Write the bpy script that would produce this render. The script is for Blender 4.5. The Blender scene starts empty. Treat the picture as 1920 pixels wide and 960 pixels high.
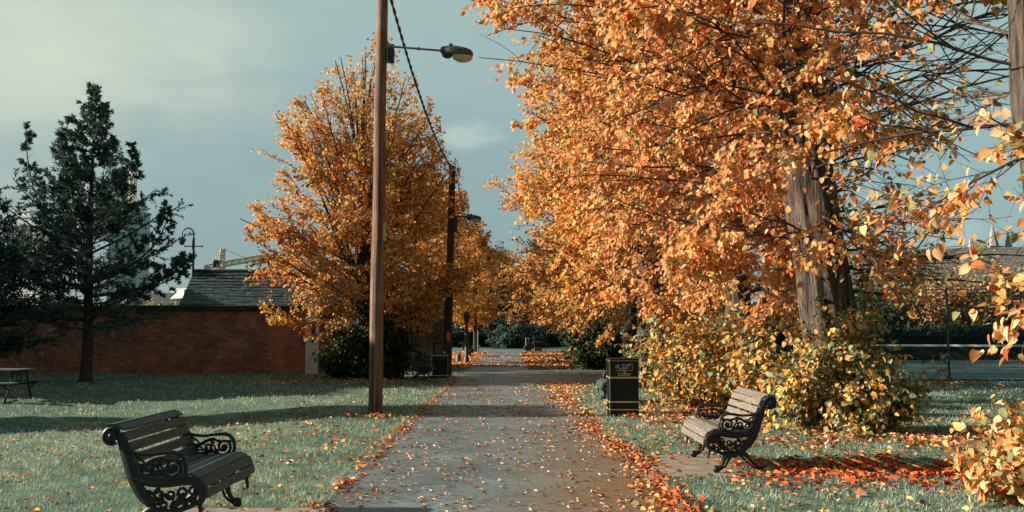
import bpy, bmesh, math, random
import numpy as np
from mathutils import Vector, Matrix

SC = bpy.context.scene
COL = SC.collection
PI = math.pi
rnd = random.Random(7)

# ------------------------------------------------------------------ camera
F = 1714.0
YAW = math.atan(6 / F)
PIT = math.atan(138 / F)
CAM = np.array([0.0, 0.0, 1.6])
FW = np.array([math.sin(YAW) * math.cos(PIT), math.cos(YAW) * math.cos(PIT), math.sin(PIT)])
RT = np.array([math.cos(YAW), -math.sin(YAW), 0.0])
UP = np.cross(RT, FW)
cd = bpy.data.cameras.new('camera')
cam = bpy.data.objects.new('camera', cd)
COL.objects.link(cam)
cam.location = CAM
cam.rotation_euler = (PI / 2 + PIT, 0, -YAW)
cd.sensor_width = 36
cd.lens = F / 1920 * 36
cd.clip_start = 0.1
cd.clip_end = 3000
SC.camera = cam


def at(px, py, Y):
    """world point seen at photo pixel (px,py) at distance Y"""
    d = FW + RT * ((px - 960) / F) + UP * ((480 - py) / F)
    return CAM + d * (Y / d[1])


def G(px, py, z=0.0):
    d = FW + RT * ((px - 960) / F) + UP * ((480 - py) / F)
    return CAM + d * ((z - CAM[2]) / d[2])


# ------------------------------------------------------------------ terrain height
def sstep(a, b, x):
    t = np.clip((np.asarray(x, float) - a) / (b - a), 0, 1)
    return t * t * (3 - 2 * t)


def hgt(x, y):
    x = np.asarray(x, float); y = np.asarray(y, float)
    left = sstep(2.2, 10, -x)
    h = -0.36 * left * np.exp(-((y - 17.5) / 4.6) ** 2)
    h = h + sstep(2.4, 5, -x) * np.exp(-((y - 18) / 7.0) ** 2) * 0.05 * np.sin(x * 0.9 + y * 0.55)
    far = sstep(2.2, 4, np.abs(x))
    h = h + far * 0.018 * np.sin(x * 1.3 + 1.2 * np.sin(y * .7)) * np.sin(y * 1.1 + .4)
    return h


def hz(x, y):
    return float(hgt(x, y))


# ------------------------------------------------------------------ materials
def nodes_of(name):
    m = bpy.data.materials.new(name)
    m.use_nodes = True
    nt = m.node_tree
    b = nt.nodes['Principled BSDF']
    return m, nt, b


def N(nt, typ, **kw):
    n = nt.nodes.new(typ)
    for k, v in kw.items():
        if k in n.inputs.keys():
            n.inputs[k].default_value = v
        else:
            setattr(n, k, v)
    return n


def c4(c):
    return (c[0], c[1], c[2], 1.0)


def ramp(nt, stops, interp='LINEAR'):
    r = nt.nodes.new('ShaderNodeValToRGB')
    r.color_ramp.interpolation = interp
    e = r.color_ramp.elements
    while len(e) < len(stops):
        e.new(0.5)
    for el, (p, c) in zip(e, stops):
        el.position = p
        el.color = c4(c) if len(c) == 3 else c
    return r


def pmat(name, stops, scale=6, rough=.7, bump=.3, detail=6, stretch=(1, 1, 1), metal=0, spec=.4, rough2=None, bdist=.01):
    """noise-varied principled material"""
    m, nt, b = nodes_of(name)
    tc = N(nt, 'ShaderNodeTexCoord')
    mp = N(nt, 'ShaderNodeMapping')
    mp.inputs['Scale'].default_value = stretch
    nt.links.new(tc.outputs['Object'], mp.inputs['Vector'])
    no = N(nt, 'ShaderNodeTexNoise', Scale=scale, Detail=detail, Roughness=.65)
    nt.links.new(mp.outputs[0], no.inputs['Vector'])
    r = ramp(nt, stops)
    nt.links.new(no.outputs['Fac'], r.inputs['Fac'])
    nt.links.new(r.outputs['Color'], b.inputs['Base Color'])
    b.inputs['Metallic'].default_value = metal
    b.inputs['Specular IOR Level'].default_value = spec
    if rough2 is None:
        b.inputs['Roughness'].default_value = rough
    else:
        mr = N(nt, 'ShaderNodeMapRange')
        mr.inputs['To Min'].default_value = rough
        mr.inputs['To Max'].default_value = rough2
        nt.links.new(no.outputs['Fac'], mr.inputs['Value'])
        nt.links.new(mr.outputs[0], b.inputs['Roughness'])
    if bump:
        bp = N(nt, 'ShaderNodeBump', Strength=bump, Distance=bdist)
        nt.links.new(no.outputs['Fac'], bp.inputs['Height'])
        nt.links.new(bp.outputs[0], b.inputs['Normal'])
    return m


def leafmat(name, transl=.35, gloss=.04, sat=None):
    m, nt, b = nodes_of(name)
    at_ = N(nt, 'ShaderNodeAttribute', attribute_name='tint')
    b.inputs['Roughness'].default_value = .7
    b.inputs['Specular IOR Level'].default_value = .12
    nt.links.new(at_.outputs['Color'], b.inputs['Base Color'])
    tr = N(nt, 'ShaderNodeBsdfTranslucent')
    nt.links.new(at_.outputs['Color'], tr.inputs['Color'])
    mx = N(nt, 'ShaderNodeMixShader')
    mx.inputs[0].default_value = transl
    nt.links.new(b.outputs[0], mx.inputs[1])
    nt.links.new(tr.outputs[0], mx.inputs[2])
    nt.links.new(mx.outputs[0], nt.nodes['Material Output'].inputs['Surface'])
    return m


def brickmat(name, c1, c2, mortar, axis='XZ', stain=.5, w=.225, h=.075, pale=(.3, .26, .22)):
    m, nt, b = nodes_of(name)
    tc = N(nt, 'ShaderNodeTexCoord')
    sp = N(nt, 'ShaderNodeSeparateXYZ')
    nt.links.new(tc.outputs['Object'], sp.inputs[0])
    cb = N(nt, 'ShaderNodeCombineXYZ')
    ad = N(nt, 'ShaderNodeMath', operation='ADD')
    nt.links.new(sp.outputs['X'], ad.inputs[0])
    nt.links.new(sp.outputs['Y'], ad.inputs[1])
    nt.links.new(ad.outputs[0], cb.inputs['X'])
    nt.links.new(sp.outputs['Z'], cb.inputs['Y'])
    br = N(nt, 'ShaderNodeTexBrick', Scale=1.0)
    br.inputs['Color1'].default_value = c4(c1)
    br.inputs['Color2'].default_value = c4(c2)
    br.inputs['Mortar'].default_value = c4(mortar)
    br.inputs['Brick Width'].default_value = w
    br.inputs['Row Height'].default_value = h
    br.inputs['Mortar Size'].default_value = .008
    br.inputs['Bias'].default_value = -.1
    nt.links.new(cb.outputs[0], br.inputs['Vector'])
    no = N(nt, 'ShaderNodeTexNoise', Scale=1.1, Detail=7, Roughness=.7)
    nt.links.new(tc.outputs['Object'], no.inputs['Vector'])
    r1 = ramp(nt, [(.36, (.45, .45, .45)), (.62, (1.15, 1.15, 1.15))])
    nt.links.new(no.outputs['Fac'], r1.inputs['Fac'])
    mu = N(nt, 'ShaderNodeMixRGB', blend_type='MULTIPLY')
    mu.inputs[0].default_value = 1
    nt.links.new(br.outputs['Color'], mu.inputs[1])
    nt.links.new(r1.outputs[0], mu.inputs[2])
    n2 = N(nt, 'ShaderNodeTexNoise', Scale=2.3, Detail=9, Roughness=.85)
    nt.links.new(cb.outputs[0], n2.inputs['Vector'])
    r2 = ramp(nt, [(.47, (0, 0, 0)), (.62, (1, 1, 1))])
    nt.links.new(n2.outputs['Fac'], r2.inputs['Fac'])
    n3 = N(nt, 'ShaderNodeTexNoise', Scale=9, Detail=4, Roughness=.7)
    nt.links.new(cb.outputs[0], n3.inputs['Vector'])
    r3 = ramp(nt, [(.48, (0, 0, 0)), (.6, (stain, stain, stain))])
    nt.links.new(n3.outputs['Fac'], r3.inputs['Fac'])
    mm = N(nt, 'ShaderNodeMath', operation='MULTIPLY')
    nt.links.new(r2.outputs[0], mm.inputs[0])
    nt.links.new(r3.outputs[0], mm.inputs[1])
    mx = N(nt, 'ShaderNodeMixRGB')
    nt.links.new(mm.outputs[0], mx.inputs[0])
    nt.links.new(mu.outputs[0], mx.inputs[1])
    mx.inputs[2].default_value = c4(pale)
    nt.links.new(mx.outputs[0], b.inputs['Base Color'])
    b.inputs['Roughness'].default_value = .9
    bp = N(nt, 'ShaderNodeBump', Strength=.5, Distance=.01)
    nt.links.new(br.outputs['Fac'], bp.inputs['Height'])
    bp.invert = True
    nt.links.new(bp.outputs[0], b.inputs['Normal'])
    return m


M = {}
M['iron'] = pmat('black_iron', [(.3, (.006, .007, .008)), (.7, (.014, .017, .019))], 30, .45, .3, spec=.4)
M['steel_dark'] = pmat('dark_painted_steel', [(.3, (.015, .02, .022)), (.7, (.035, .042, .045))], 14, .5, .1)
M['steel_grey'] = pmat('grey_steel', [(.3, (.10, .11, .11)), (.7, (.2, .21, .21))], 12, .5, .1)
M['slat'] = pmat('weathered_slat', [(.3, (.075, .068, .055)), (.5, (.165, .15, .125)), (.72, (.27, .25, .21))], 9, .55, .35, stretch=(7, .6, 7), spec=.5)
M['slat_damp_shaded'] = pmat('damp_shaded_slat', [(.3, (.016, .028, .032)), (.55, (.042, .066, .073)), (.78, (.12, .165, .17))], 9, .45, .35, stretch=(7, .6, 7), spec=.35, rough2=.65)  # damp slats, with the shade of the side away from sun in the colour
M['slat_far'] = pmat('grey_green_timber', [(.3, (.06, .08, .07)), (.7, (.13, .16, .14))], 9, .6, .3, stretch=(1, 6, 6))
M['bin'] = pmat('black_bin_plastic', [(.3, (.006, .009, .011)), (.7, (.016, .020, .022))], 40, .5, .15, spec=.25)
M['gold'] = pmat('gold_paint', [(.3, (.62, .42, .15)), (.7, (.80, .58, .24))], 12, .5, .1)
M['silver'] = pmat('worn_silver_paint', [(.36, (.05, .055, .06)), (.52, (.32, .34, .34)), (.8, (.5, .5, .48))], 30, .6, .1)
M['concrete'] = pmat('concrete', [(.3, (.15, .125, .09)), (.5, (.24, .20, .15)), (.75, (.34, .29, .23))], 5, .85, .4)
M['edging'] = pmat('dark_stone_edging', [(.3, (.03, .03, .028)), (.7, (.09, .085, .075))], 9, .85, .4)
M['coping'] = pmat('dark_coping', [(.3, (.012, .014, .014)), (.7, (.04, .043, .04))], 4, .85, .3)
M['paleboard'] = pmat('flaking_white_paint', [(.3, (.34, .37, .35)), (.48, (.66, .69, .66)), (.7, (.78, .8, .78))], 7, .7, .3, stretch=(4, 4, .7))
M['darkboard'] = pmat('dark_green_board', [(.3, (.02, .03, .03)), (.7, (.05, .06, .06))], 7, .7, .2)
M['cream'] = pmat('cream_render', [(.3, (.46, .36, .25)), (.7, (.62, .5, .36))], .3, .8, 0)
M['whitewall'] = pmat('pale_cladding', [(.3, (.5, .54, .54)), (.7, (.64, .67, .66))], .2, .7, 0)
M['greywall'] = pmat('grey_cladding', [(.3, (.34, .40, .42)), (.7, (.46, .52, .53))], .3, .7, 0)
M['glass'] = pmat('dark_glass', [(.3, (.02, .03, .035)), (.7, (.05, .06, .07))], .8, .15, 0, spec=.6)
M['crane'] = pmat('yellow_crane_steel', [(.3, (.68, .46, .28)), (.7, (.8, .6, .4))], .4, .6, 0)
M['stone'] = pmat('spire_stone', [(.3, (.2, .18, .16)), (.7, (.34, .3, .26))], .4, .8, 0)
M['fence'] = pmat('green_fence_steel', [(.3, (.018, .06, .045)), (.7, (.04, .11, .085))], 8, .5, .1)
M['whitepaint'] = pmat('white_paint', [(.3, (.6, .62, .6)), (.7, (.8, .8, .78))], 8, .6, .1)
M['whitetape'] = pmat('white_canvas_tape', [(.3, (.62, .66, .65)), (.7, (.8, .82, .8))], 8, .8, .1)
M['net'] = pmat('black_net_cord', [(.3, (.012, .014, .014)), (.7, (.03, .03, .03))], 8, .8, .1)
M['red'] = pmat('faded_red_sign', [(.3, (.5, .12, .08)), (.7, (.66, .2, .14))], 10, .6, .1)
M['tag'] = pmat('pale_yellow_plate', [(.3, (.35, .27, .12)), (.7, (.5, .4, .2))], 10, .6, .1)
M['cable'] = pmat('black_cable', [(.3, (.010, .012, .014)), (.7, (.03, .03, .03))], 40, .5, .2)
M['wire'] = pmat('pale_wire', [(.3, (.3, .28, .2)), (.7, (.5, .46, .34))], 10, .5, 0)
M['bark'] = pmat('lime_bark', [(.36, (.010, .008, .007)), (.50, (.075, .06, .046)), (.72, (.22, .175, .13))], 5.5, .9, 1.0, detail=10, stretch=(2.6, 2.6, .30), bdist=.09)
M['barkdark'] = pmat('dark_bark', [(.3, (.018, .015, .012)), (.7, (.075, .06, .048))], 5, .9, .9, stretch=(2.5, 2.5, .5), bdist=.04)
M['twig'] = pmat('twig_bark', [(.3, (.028, .018, .014)), (.7, (.10, .065, .045))], 8, .8, .1)
M['twig_lit'] = pmat('young_shoot_bark', [(.3, (.07, .045, .03)), (.7, (.20, .13, .08))], 8, .7, .1)
M['leaf'] = leafmat('autumn_leaf', .45)
M['leaf_floor'] = leafmat('fallen_leaf', .12)
M['shrubleaf'] = leafmat('shrub_leaf', .35)
M['needle'] = leafmat('conifer_needle', .15)
M['blade'] = leafmat('grass_blade', .30)
M['lens'] = pmat('yellowed_lens', [(.3, (.30, .27, .12)), (.55, (.5, .46, .26)), (.8, (.10, .10, .08))], 9, .22, .1, spec=.6)
M['lamp_body'] = pmat('lichen_spotted_lamp_housing', [(.44, (.02, .025, .026)), (.56, (.07, .08, .075)), (.66, (.42, .44, .40))], 34, .6, .3)

# wooden pole: brown grain with long drying cracks
def make_pole_mat():
    m, nt, b = nodes_of('old_pole_timber')
    tc = N(nt, 'ShaderNodeTexCoord')
    mp = N(nt, 'ShaderNodeMapping'); mp.inputs['Scale'].default_value = (5, 5, .16)
    nt.links.new(tc.outputs['Object'], mp.inputs[0])
    no = N(nt, 'ShaderNodeTexNoise', Scale=3, Detail=9, Roughness=.7)
    nt.links.new(mp.outputs[0], no.inputs['Vector'])
    r = ramp(nt, [(.36, (.010, .007, .005)), (.45, (.10, .045, .026)), (.56, (.21, .105, .06)), (.75, (.32, .19, .12))])
    nt.links.new(no.outputs['Fac'], r.inputs[0])
    n2 = N(nt, 'ShaderNodeTexNoise', Scale=1.6, Detail=5, Roughness=.6)
    nt.links.new(tc.outputs['Object'], n2.inputs['Vector'])
    r2 = ramp(nt, [(.5, (0, 0, 0)), (.75, (.5, .5, .5))])
    nt.links.new(n2.outputs['Fac'], r2.inputs[0])
    mx = N(nt, 'ShaderNodeMixRGB')
    nt.links.new(r2.outputs[0], mx.inputs[0])
    nt.links.new(r.outputs[0], mx.inputs[1])
    mx.inputs[2].default_value = (.30, .26, .21, 1)
    nt.links.new(mx.outputs[0], b.inputs['Base Color'])
    b.inputs['Roughness'].default_value = .75
    bp = N(nt, 'ShaderNodeBump', Strength=1.0, Distance=.04)
    nt.links.new(no.outputs['Fac'], bp.inputs['Height'])
    nt.links.new(bp.outputs[0], b.inputs['Normal'])
    return m
M['pole'] = make_pole_mat()


def make_path_mat():
    m, nt, b = nodes_of('damp_asphalt')
    tc = N(nt, 'ShaderNodeTexCoord')
    big = N(nt, 'ShaderNodeTexNoise', Scale=.8, Detail=6, Roughness=.65)
    fine = N(nt, 'ShaderNodeTexNoise', Scale=90, Detail=3, Roughness=.7)
    nt.links.new(tc.outputs['Object'], big.inputs['Vector'])
    nt.links.new(tc.outputs['Object'], fine.inputs['Vector'])
    r = ramp(nt, [(.3, (.070, .100, .110)), (.5, (.118, .155, .166)), (.7, (.165, .21, .218))])
    nt.links.new(big.outputs['Fac'], r.inputs[0])
    rf = ramp(nt, [(.3, (.55, .55, .55)), (.7, (1.4, 1.4, 1.4))])
    nt.links.new(fine.outputs['Fac'], rf.inputs[0])
    mdn = N(nt, 'ShaderNodeTexNoise', Scale=7, Detail=7, Roughness=.75)
    nt.links.new(tc.outputs['Object'], mdn.inputs['Vector'])
    rm = ramp(nt, [(.34, (.62, .62, .62)), (.5, (1, 1, 1)), (.68, (1.2, 1.2, 1.2))])
    nt.links.new(mdn.outputs['Fac'], rm.inputs[0])
    m0_ = N(nt, 'ShaderNodeMixRGB', blend_type='MULTIPLY'); m0_.inputs[0].default_value = 1
    nt.links.new(r.outputs[0], m0_.inputs[1]); nt.links.new(rm.outputs[0], m0_.inputs[2])
    vo = N(nt, 'ShaderNodeTexVoronoi', Scale=.55, feature='DISTANCE_TO_EDGE')
    wv = N(nt, 'ShaderNodeVectorMath', operation='MULTIPLY_ADD'); wv.inputs[1].default_value = (.5, .5, 0)
    nt.links.new(mdn.outputs['Color'], wv.inputs[0]); nt.links.new(tc.outputs['Object'], wv.inputs[2])
    nt.links.new(wv.outputs[0], vo.inputs['Vector'])
    rc = ramp(nt, [(.0, (.35, .35, .35)), (.012, (1, 1, 1))])
    nt.links.new(vo.outputs['Distance'], rc.inputs[0])
    m1_ = N(nt, 'ShaderNodeMixRGB', blend_type='MULTIPLY'); m1_.inputs[0].default_value = .7
    nt.links.new(m0_.outputs[0], m1_.inputs[1]); nt.links.new(rc.outputs[0], m1_.inputs[2])
    mu = N(nt, 'ShaderNodeMixRGB', blend_type='MULTIPLY'); mu.inputs[0].default_value = 1
    nt.links.new(m1_.outputs[0], mu.inputs[1]); nt.links.new(rf.outputs[0], mu.inputs[2])
    # warm tree reflection painted as ochre on the path's right side near the bench
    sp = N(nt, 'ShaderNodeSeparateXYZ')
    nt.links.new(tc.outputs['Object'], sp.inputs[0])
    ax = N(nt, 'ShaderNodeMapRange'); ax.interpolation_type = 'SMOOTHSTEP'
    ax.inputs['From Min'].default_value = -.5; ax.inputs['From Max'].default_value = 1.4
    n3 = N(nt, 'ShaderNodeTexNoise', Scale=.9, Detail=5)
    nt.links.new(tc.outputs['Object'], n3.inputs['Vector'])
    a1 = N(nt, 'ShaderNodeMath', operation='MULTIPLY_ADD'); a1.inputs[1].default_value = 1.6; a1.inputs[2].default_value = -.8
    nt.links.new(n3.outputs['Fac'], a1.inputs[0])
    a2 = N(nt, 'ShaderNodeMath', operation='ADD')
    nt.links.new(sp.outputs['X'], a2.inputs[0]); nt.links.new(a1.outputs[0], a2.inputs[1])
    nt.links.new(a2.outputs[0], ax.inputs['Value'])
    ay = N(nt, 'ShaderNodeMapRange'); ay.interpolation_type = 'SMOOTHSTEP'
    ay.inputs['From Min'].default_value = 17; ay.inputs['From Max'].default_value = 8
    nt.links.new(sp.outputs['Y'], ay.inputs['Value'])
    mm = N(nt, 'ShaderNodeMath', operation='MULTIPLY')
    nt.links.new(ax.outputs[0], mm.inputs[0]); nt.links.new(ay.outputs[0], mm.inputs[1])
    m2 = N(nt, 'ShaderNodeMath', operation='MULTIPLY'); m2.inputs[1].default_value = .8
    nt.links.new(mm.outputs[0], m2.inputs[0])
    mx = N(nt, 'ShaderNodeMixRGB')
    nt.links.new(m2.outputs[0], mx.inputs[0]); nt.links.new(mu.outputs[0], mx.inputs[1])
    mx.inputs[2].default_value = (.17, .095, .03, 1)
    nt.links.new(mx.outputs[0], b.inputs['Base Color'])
    rr = N(nt, 'ShaderNodeMapRange'); rr.inputs['To Min'].default_value = .34; rr.inputs['To Max'].default_value = .62
    rr.inputs['From Min'].default_value = .35; rr.inputs['From Max'].default_value = .65
    nt.links.new(big.outputs['Fac'], rr.inputs['Value'])
    nt.links.new(rr.outputs[0], b.inputs['Roughness'])
    b.inputs['Specular IOR Level'].default_value = .5
    bp = N(nt, 'ShaderNodeBump', Strength=.5, Distance=.004)
    nt.links.new(fine.outputs['Fac'], bp.inputs['Height'])
    nt.links.new(bp.outputs[0], b.inputs['Normal'])
    return m
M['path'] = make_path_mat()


def make_ground_mat():
    m, nt, b = nodes_of('turf')
    tc = N(nt, 'ShaderNodeTexCoord')
    n1 = N(nt, 'ShaderNodeTexNoise', Scale=.9, Detail=8, Roughness=.7)
    n2 = N(nt, 'ShaderNodeTexNoise', Scale=26, Detail=5, Roughness=.75)
    nt.links.new(tc.outputs['Object'], n1.inputs['Vector'])
    nt.links.new(tc.outputs['Object'], n2.inputs['Vector'])
    r = ramp(nt, [(.3, (.05, .11, .08)), (.5, (.09, .165, .125)), (.72, (.16, .25, .20))])
    nt.links.new(n1.outputs['Fac'], r.inputs[0])
    rf = ramp(nt, [(.3, (.4, .42, .4)), (.7, (1.5, 1.5, 1.45))])
    nt.links.new(n2.outputs['Fac'], rf.inputs[0])
    mu = N(nt, 'ShaderNodeMixRGB', blend_type='MULTIPLY'); mu.inputs[0].default_value = 1
    nt.links.new(r.outputs[0], mu.inputs[1]); nt.links.new(rf.outputs[0], mu.inputs[2])
    nt.links.new(mu.outputs[0], b.inputs['Base Color'])
    b.inputs['Roughness'].default_value = .9
    b.inputs['Specular IOR Level'].default_value = .15
    bp = N(nt, 'ShaderNodeBump', Strength=1, Distance=.05)
    nt.links.new(n2.outputs['Fac'], bp.inputs['Height'])
    nt.links.new(bp.outputs[0], b.inputs['Normal'])
    return m
M['turf'] = make_ground_mat()
M['court'] = pmat('blue_green_court', [(.3, (.05, .12, .12)), (.7, (.085, .17, .165))], 1.5, .8, .1)


def make_slate_mat(name, base, pale, w, h, plane='XS', amount=.5):
    m, nt, b = nodes_of(name)
    tc = N(nt, 'ShaderNodeTexCoord')
    br = N(nt, 'ShaderNodeTexBrick', Scale=1.0)
    br.inputs['Brick Width'].default_value = w
    br.inputs['Row Height'].default_value = h
    br.inputs['Mortar Size'].default_value = h * .09
    br.inputs['Color1'].default_value = c4(base)
    br.inputs['Color2'].default_value = c4([v * 1.9 for v in base])
    br.inputs['Mortar'].default_value = (.004, .005, .006, 1)
    nt.links.new(tc.outputs['UV'], br.inputs['Vector'])
    mp = N(nt, 'ShaderNodeMapping'); mp.inputs['Scale'].default_value = (1.0, 3.5, 1)
    nt.links.new(tc.outputs['UV'], mp.inputs[0])
    no = N(nt, 'ShaderNodeTexNoise', Scale=2.2 * .3 / h, Detail=6, Roughness=.75)
    nt.links.new(mp.outputs[0], no.inputs['Vector'])
    r = ramp(nt, [(.53, (0, 0, 0)), (.66, (amount, amount, amount))])
    nt.links.new(no.outputs['Fac'], r.inputs[0])
    mx = N(nt, 'ShaderNodeMixRGB')
    nt.links.new(r.outputs[0], mx.inputs[0]); nt.links.new(br.outputs['Color'], mx.inputs[1])
    mx.inputs[2].default_value = c4(pale)
    nt.links.new(mx.outputs[0], b.inputs['Base Color'])
    b.inputs['Roughness'].default_value = .55
    bp = N(nt, 'ShaderNodeBump', Strength=.8, Distance=.03)
    bp.invert = True
    nt.links.new(br.outputs['Fac'], bp.inputs['Height'])
    nt.links.new(bp.outputs[0], b.inputs['Normal'])
    return m


M['slate'] = make_slate_mat('mossy_slate', (.005, .014, .017), (.13, .23, .245), .32, .27, amount=.9)
M['hallroof'] = make_slate_mat('weathered_tile_roof', (.10, .092, .075), (.30, .27, .21), .5, .28, amount=.7)
M['brick'] = brickmat('old_red_brick', (.56, .19, .09), (.34, .10, .052), (.13, .09, .07), stain=.8, pale=(.42, .36, .31))
M['brickdark'] = brickmat('grey_brown_brick', (.12, .10, .085), (.18, .14, .11), (.05, .045, .04), stain=.3)


# ------------------------------------------------------------------ object helpers
def empty(name, loc, rz=0):
    o = bpy.data.objects.new(name, None)
    COL.objects.link(o)
    o.location = Vector([float(v) for v in loc])
    o.rotation_euler = (0, 0, rz)
    o.empty_display_size = .2
    return o


def tag(o, label=None, cat=None, group=None, kind=None):
    if label: o['label'] = label
    if cat: o['category'] = cat
    if group: o['group'] = group
    if kind: o['kind'] = kind
    return o


class MB:
    def __init__(s):
        s.v = []; s.f = []

    def add(s, vs, fs):
        b = len(s.v)
        s.v += [tuple(float(c) for c in p) for p in vs]
        s.f += [tuple(i + b for i in f) for f in fs]
        return s

    def box(s, c, d, rz=0, ry=0, rx=0):
        x, y, z = d[0] / 2, d[1] / 2, d[2] / 2
        vs = [Vector((sx * x, sy * y, sz * z)) for sz in (-1, 1) for sy in (-1, 1) for sx in (-1, 1)]
        R = Matrix.Rotation(rz, 3, 'Z') @ Matrix.Rotation(ry, 3, 'Y') @ Matrix.Rotation(rx, 3, 'X')
        vs = [R @ v + Vector([float(q) for q in c]) for v in vs]
        return s.add(vs, [(0, 2, 3, 1), (4, 5, 7, 6), (0, 1, 5, 4), (2, 6, 7, 3), (1, 3, 7, 5), (0, 4, 6, 2)])

    def tube(s, pts, rad, sides=8, cap=True, flat=None, flatdir=None):
        """swept tube; flat = radius along flatdir (elliptical section)"""
        P = [Vector([float(c) for c in p]) for p in pts]
        n = len(P)
        if not hasattr(rad, '__len__'): rad = [rad] * n
        rings = []
        ref = None
        for i in range(n):
            t = (P[min(i + 1, n - 1)] - P[max(i - 1, 0)])
            if t.length < 1e-9: t = Vector((0, 0, 1))
            t.normalize()
            if flatdir is not None:
                a = Vector(flatdir)
            else:
                if ref is None: ref = Vector((0, 0, 1)) if abs(t.z) < .9 else Vector((1, 0, 0))
                a = ref - t * ref.dot(t); a.normalize(); ref = a
            b_ = t.cross(a)
            ra = flat if flat is not None else rad[i]
            rings.append([P[i] + a * (math.cos(2 * PI * k / sides) * ra) + b_ * (math.sin(2 * PI * k / sides) * rad[i]) for k in range(sides)])
        vs = [v for r in rings for v in r]
        fs = []
        for i in range(n - 1):
            for k in range(sides):
                k2 = (k + 1) % sides
                fs.append((i * sides + k, i * sides + k2, (i + 1) * sides + k2, (i + 1) * sides + k))
        if cap:
            fs.append(tuple(range(sides))[::-1])
            fs.append(tuple((n - 1) * sides + k for k in range(sides)))
        return s.add(vs, fs)

    def bar(s, a, b, w, sides=4):
        return s.tube([a, b], w, sides)

    def lathe(s, prof, c=(0, 0, 0), sides=16, cap=True):
        vs = []; fs = []
        for r, z in prof:
            for k in range(sides):
                a = 2 * PI * k / sides
                vs.append((c[0] + r * math.cos(a), c[1] + r * math.sin(a), c[2] + z))
        for i in range(len(prof) - 1):
            for k in range(sides):
                k2 = (k + 1) % sides
                fs.append((i * sides + k, i * sides + k2, (i + 1) * sides + k2, (i + 1) * sides + k))
        if cap:
            fs.append(tuple(range(sides))[::-1])
            fs.append(tuple((len(prof) - 1) * sides + k for k in range(sides)))
        return s.add(vs, fs)

    def ball(s, c, r, sq=(1, 1, 1), seg=10, rings=6):
        prof = [(max(1e-4, math.cos(-PI / 2 + PI * i / rings)) * r, math.sin(-PI / 2 + PI * i / rings) * r) for i in range(rings + 1)]
        m = MB().lathe(prof, (0, 0, 0), seg)
        return s.add([(v[0] * sq[0] + c[0], v[1] * sq[1] + c[1], v[2] * sq[2] + c[2]) for v in m.v], m.f)

    def prism(s, poly, h0, h1, f):
        """extrude 2-D polygon: f(u,v,h)->xyz"""
        n = len(poly)
        vs = [f(u, v, h0) for u, v in poly] + [f(u, v, h1) for u, v in poly]
        fs = [tuple(range(n))[::-1], tuple(range(n, 2 * n))]
        for i in range(n):
            j = (i + 1) % n
            fs.append((i, j, n + j, n + i))
        return s.add(vs, fs)

    def build(s, name, m, parent=None, smooth=None, bevel=0, origin=None, uv=None):
        me = bpy.data.meshes.new(name)
        if origin is not None:
            s.v = [(v[0] - origin[0], v[1] - origin[1], v[2] - origin[2]) for v in s.v]
        me.from_pydata(s.v, [], s.f)
        bm = bmesh.new(); bm.from_mesh(me)
        bmesh.ops.recalc_face_normals(bm, faces=bm.faces)
        if bevel:
            ed = [e for e in bm.edges if len(e.link_faces) == 2 and e.calc_face_angle(0) > .6]
            bmesh.ops.bevel(bm, geom=ed, offset=bevel, segments=1, affect='EDGES')
        bm.to_mesh(me); bm.free()
        if uv:
            lay = me.uv_layers.new(name='UVMap')
            for l in me.loops:
                lay.data[l.index].uv = uv(me.vertices[l.vertex_index].co)
        me.materials.append(m)
        if smooth:
            me.shade_smooth()
            me.set_sharp_from_angle(angle=math.radians(smooth))
        o = bpy.data.objects.new(name, me)
        COL.objects.link(o)
        if origin is not None and parent is None: o.location = Vector([float(q) for q in origin])
        if parent: o.parent = parent
        return o


def np_mesh(name, verts, faces, m, parent=None, tint=None, smooth=False):
    """verts (n,3); faces (k,q) constant size q, numpy"""
    me = bpy.data.meshes.new(name)
    verts = np.ascontiguousarray(verts, np.float32)
    faces = np.ascontiguousarray(faces, np.int32)
    k, q = faces.shape
    me.vertices.add(len(verts)); me.vertices.foreach_set('co', verts.ravel())
    me.loops.add(k * q); me.loops.foreach_set('vertex_index', faces.ravel())
    me.polygons.add(k)
    me.polygons.foreach_set('loop_start', np.arange(0, k * q, q, dtype=np.int32))
    me.update(calc_edges=True)
    if tint is not None:
        a = me.attributes.new('tint', 'FLOAT_COLOR', 'POINT')
        t = np.ones((len(verts), 4), np.float32); t[:, :3] = tint
        a.data.foreach_set('color', t.ravel())
    if smooth:
        me.polygons.foreach_set('use_smooth', np.ones(k, bool))
    me.materials.append(m)
    o = bpy.data.objects.new(name, me)
    COL.objects.link(o)
    if parent: o.parent = parent
    return o


def copy_tree(o, parent=None):
    c = o.copy(); COL.objects.link(c)
    if parent: c.parent = parent
    for ch in list(o.children): copy_tree(ch, c)
    return c


# ------------------------------------------------------------------ vegetation engine (numpy)
def nrm(a):
    return a / np.maximum(np.linalg.norm(a, axis=-1, keepdims=True), 1e-9)


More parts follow.
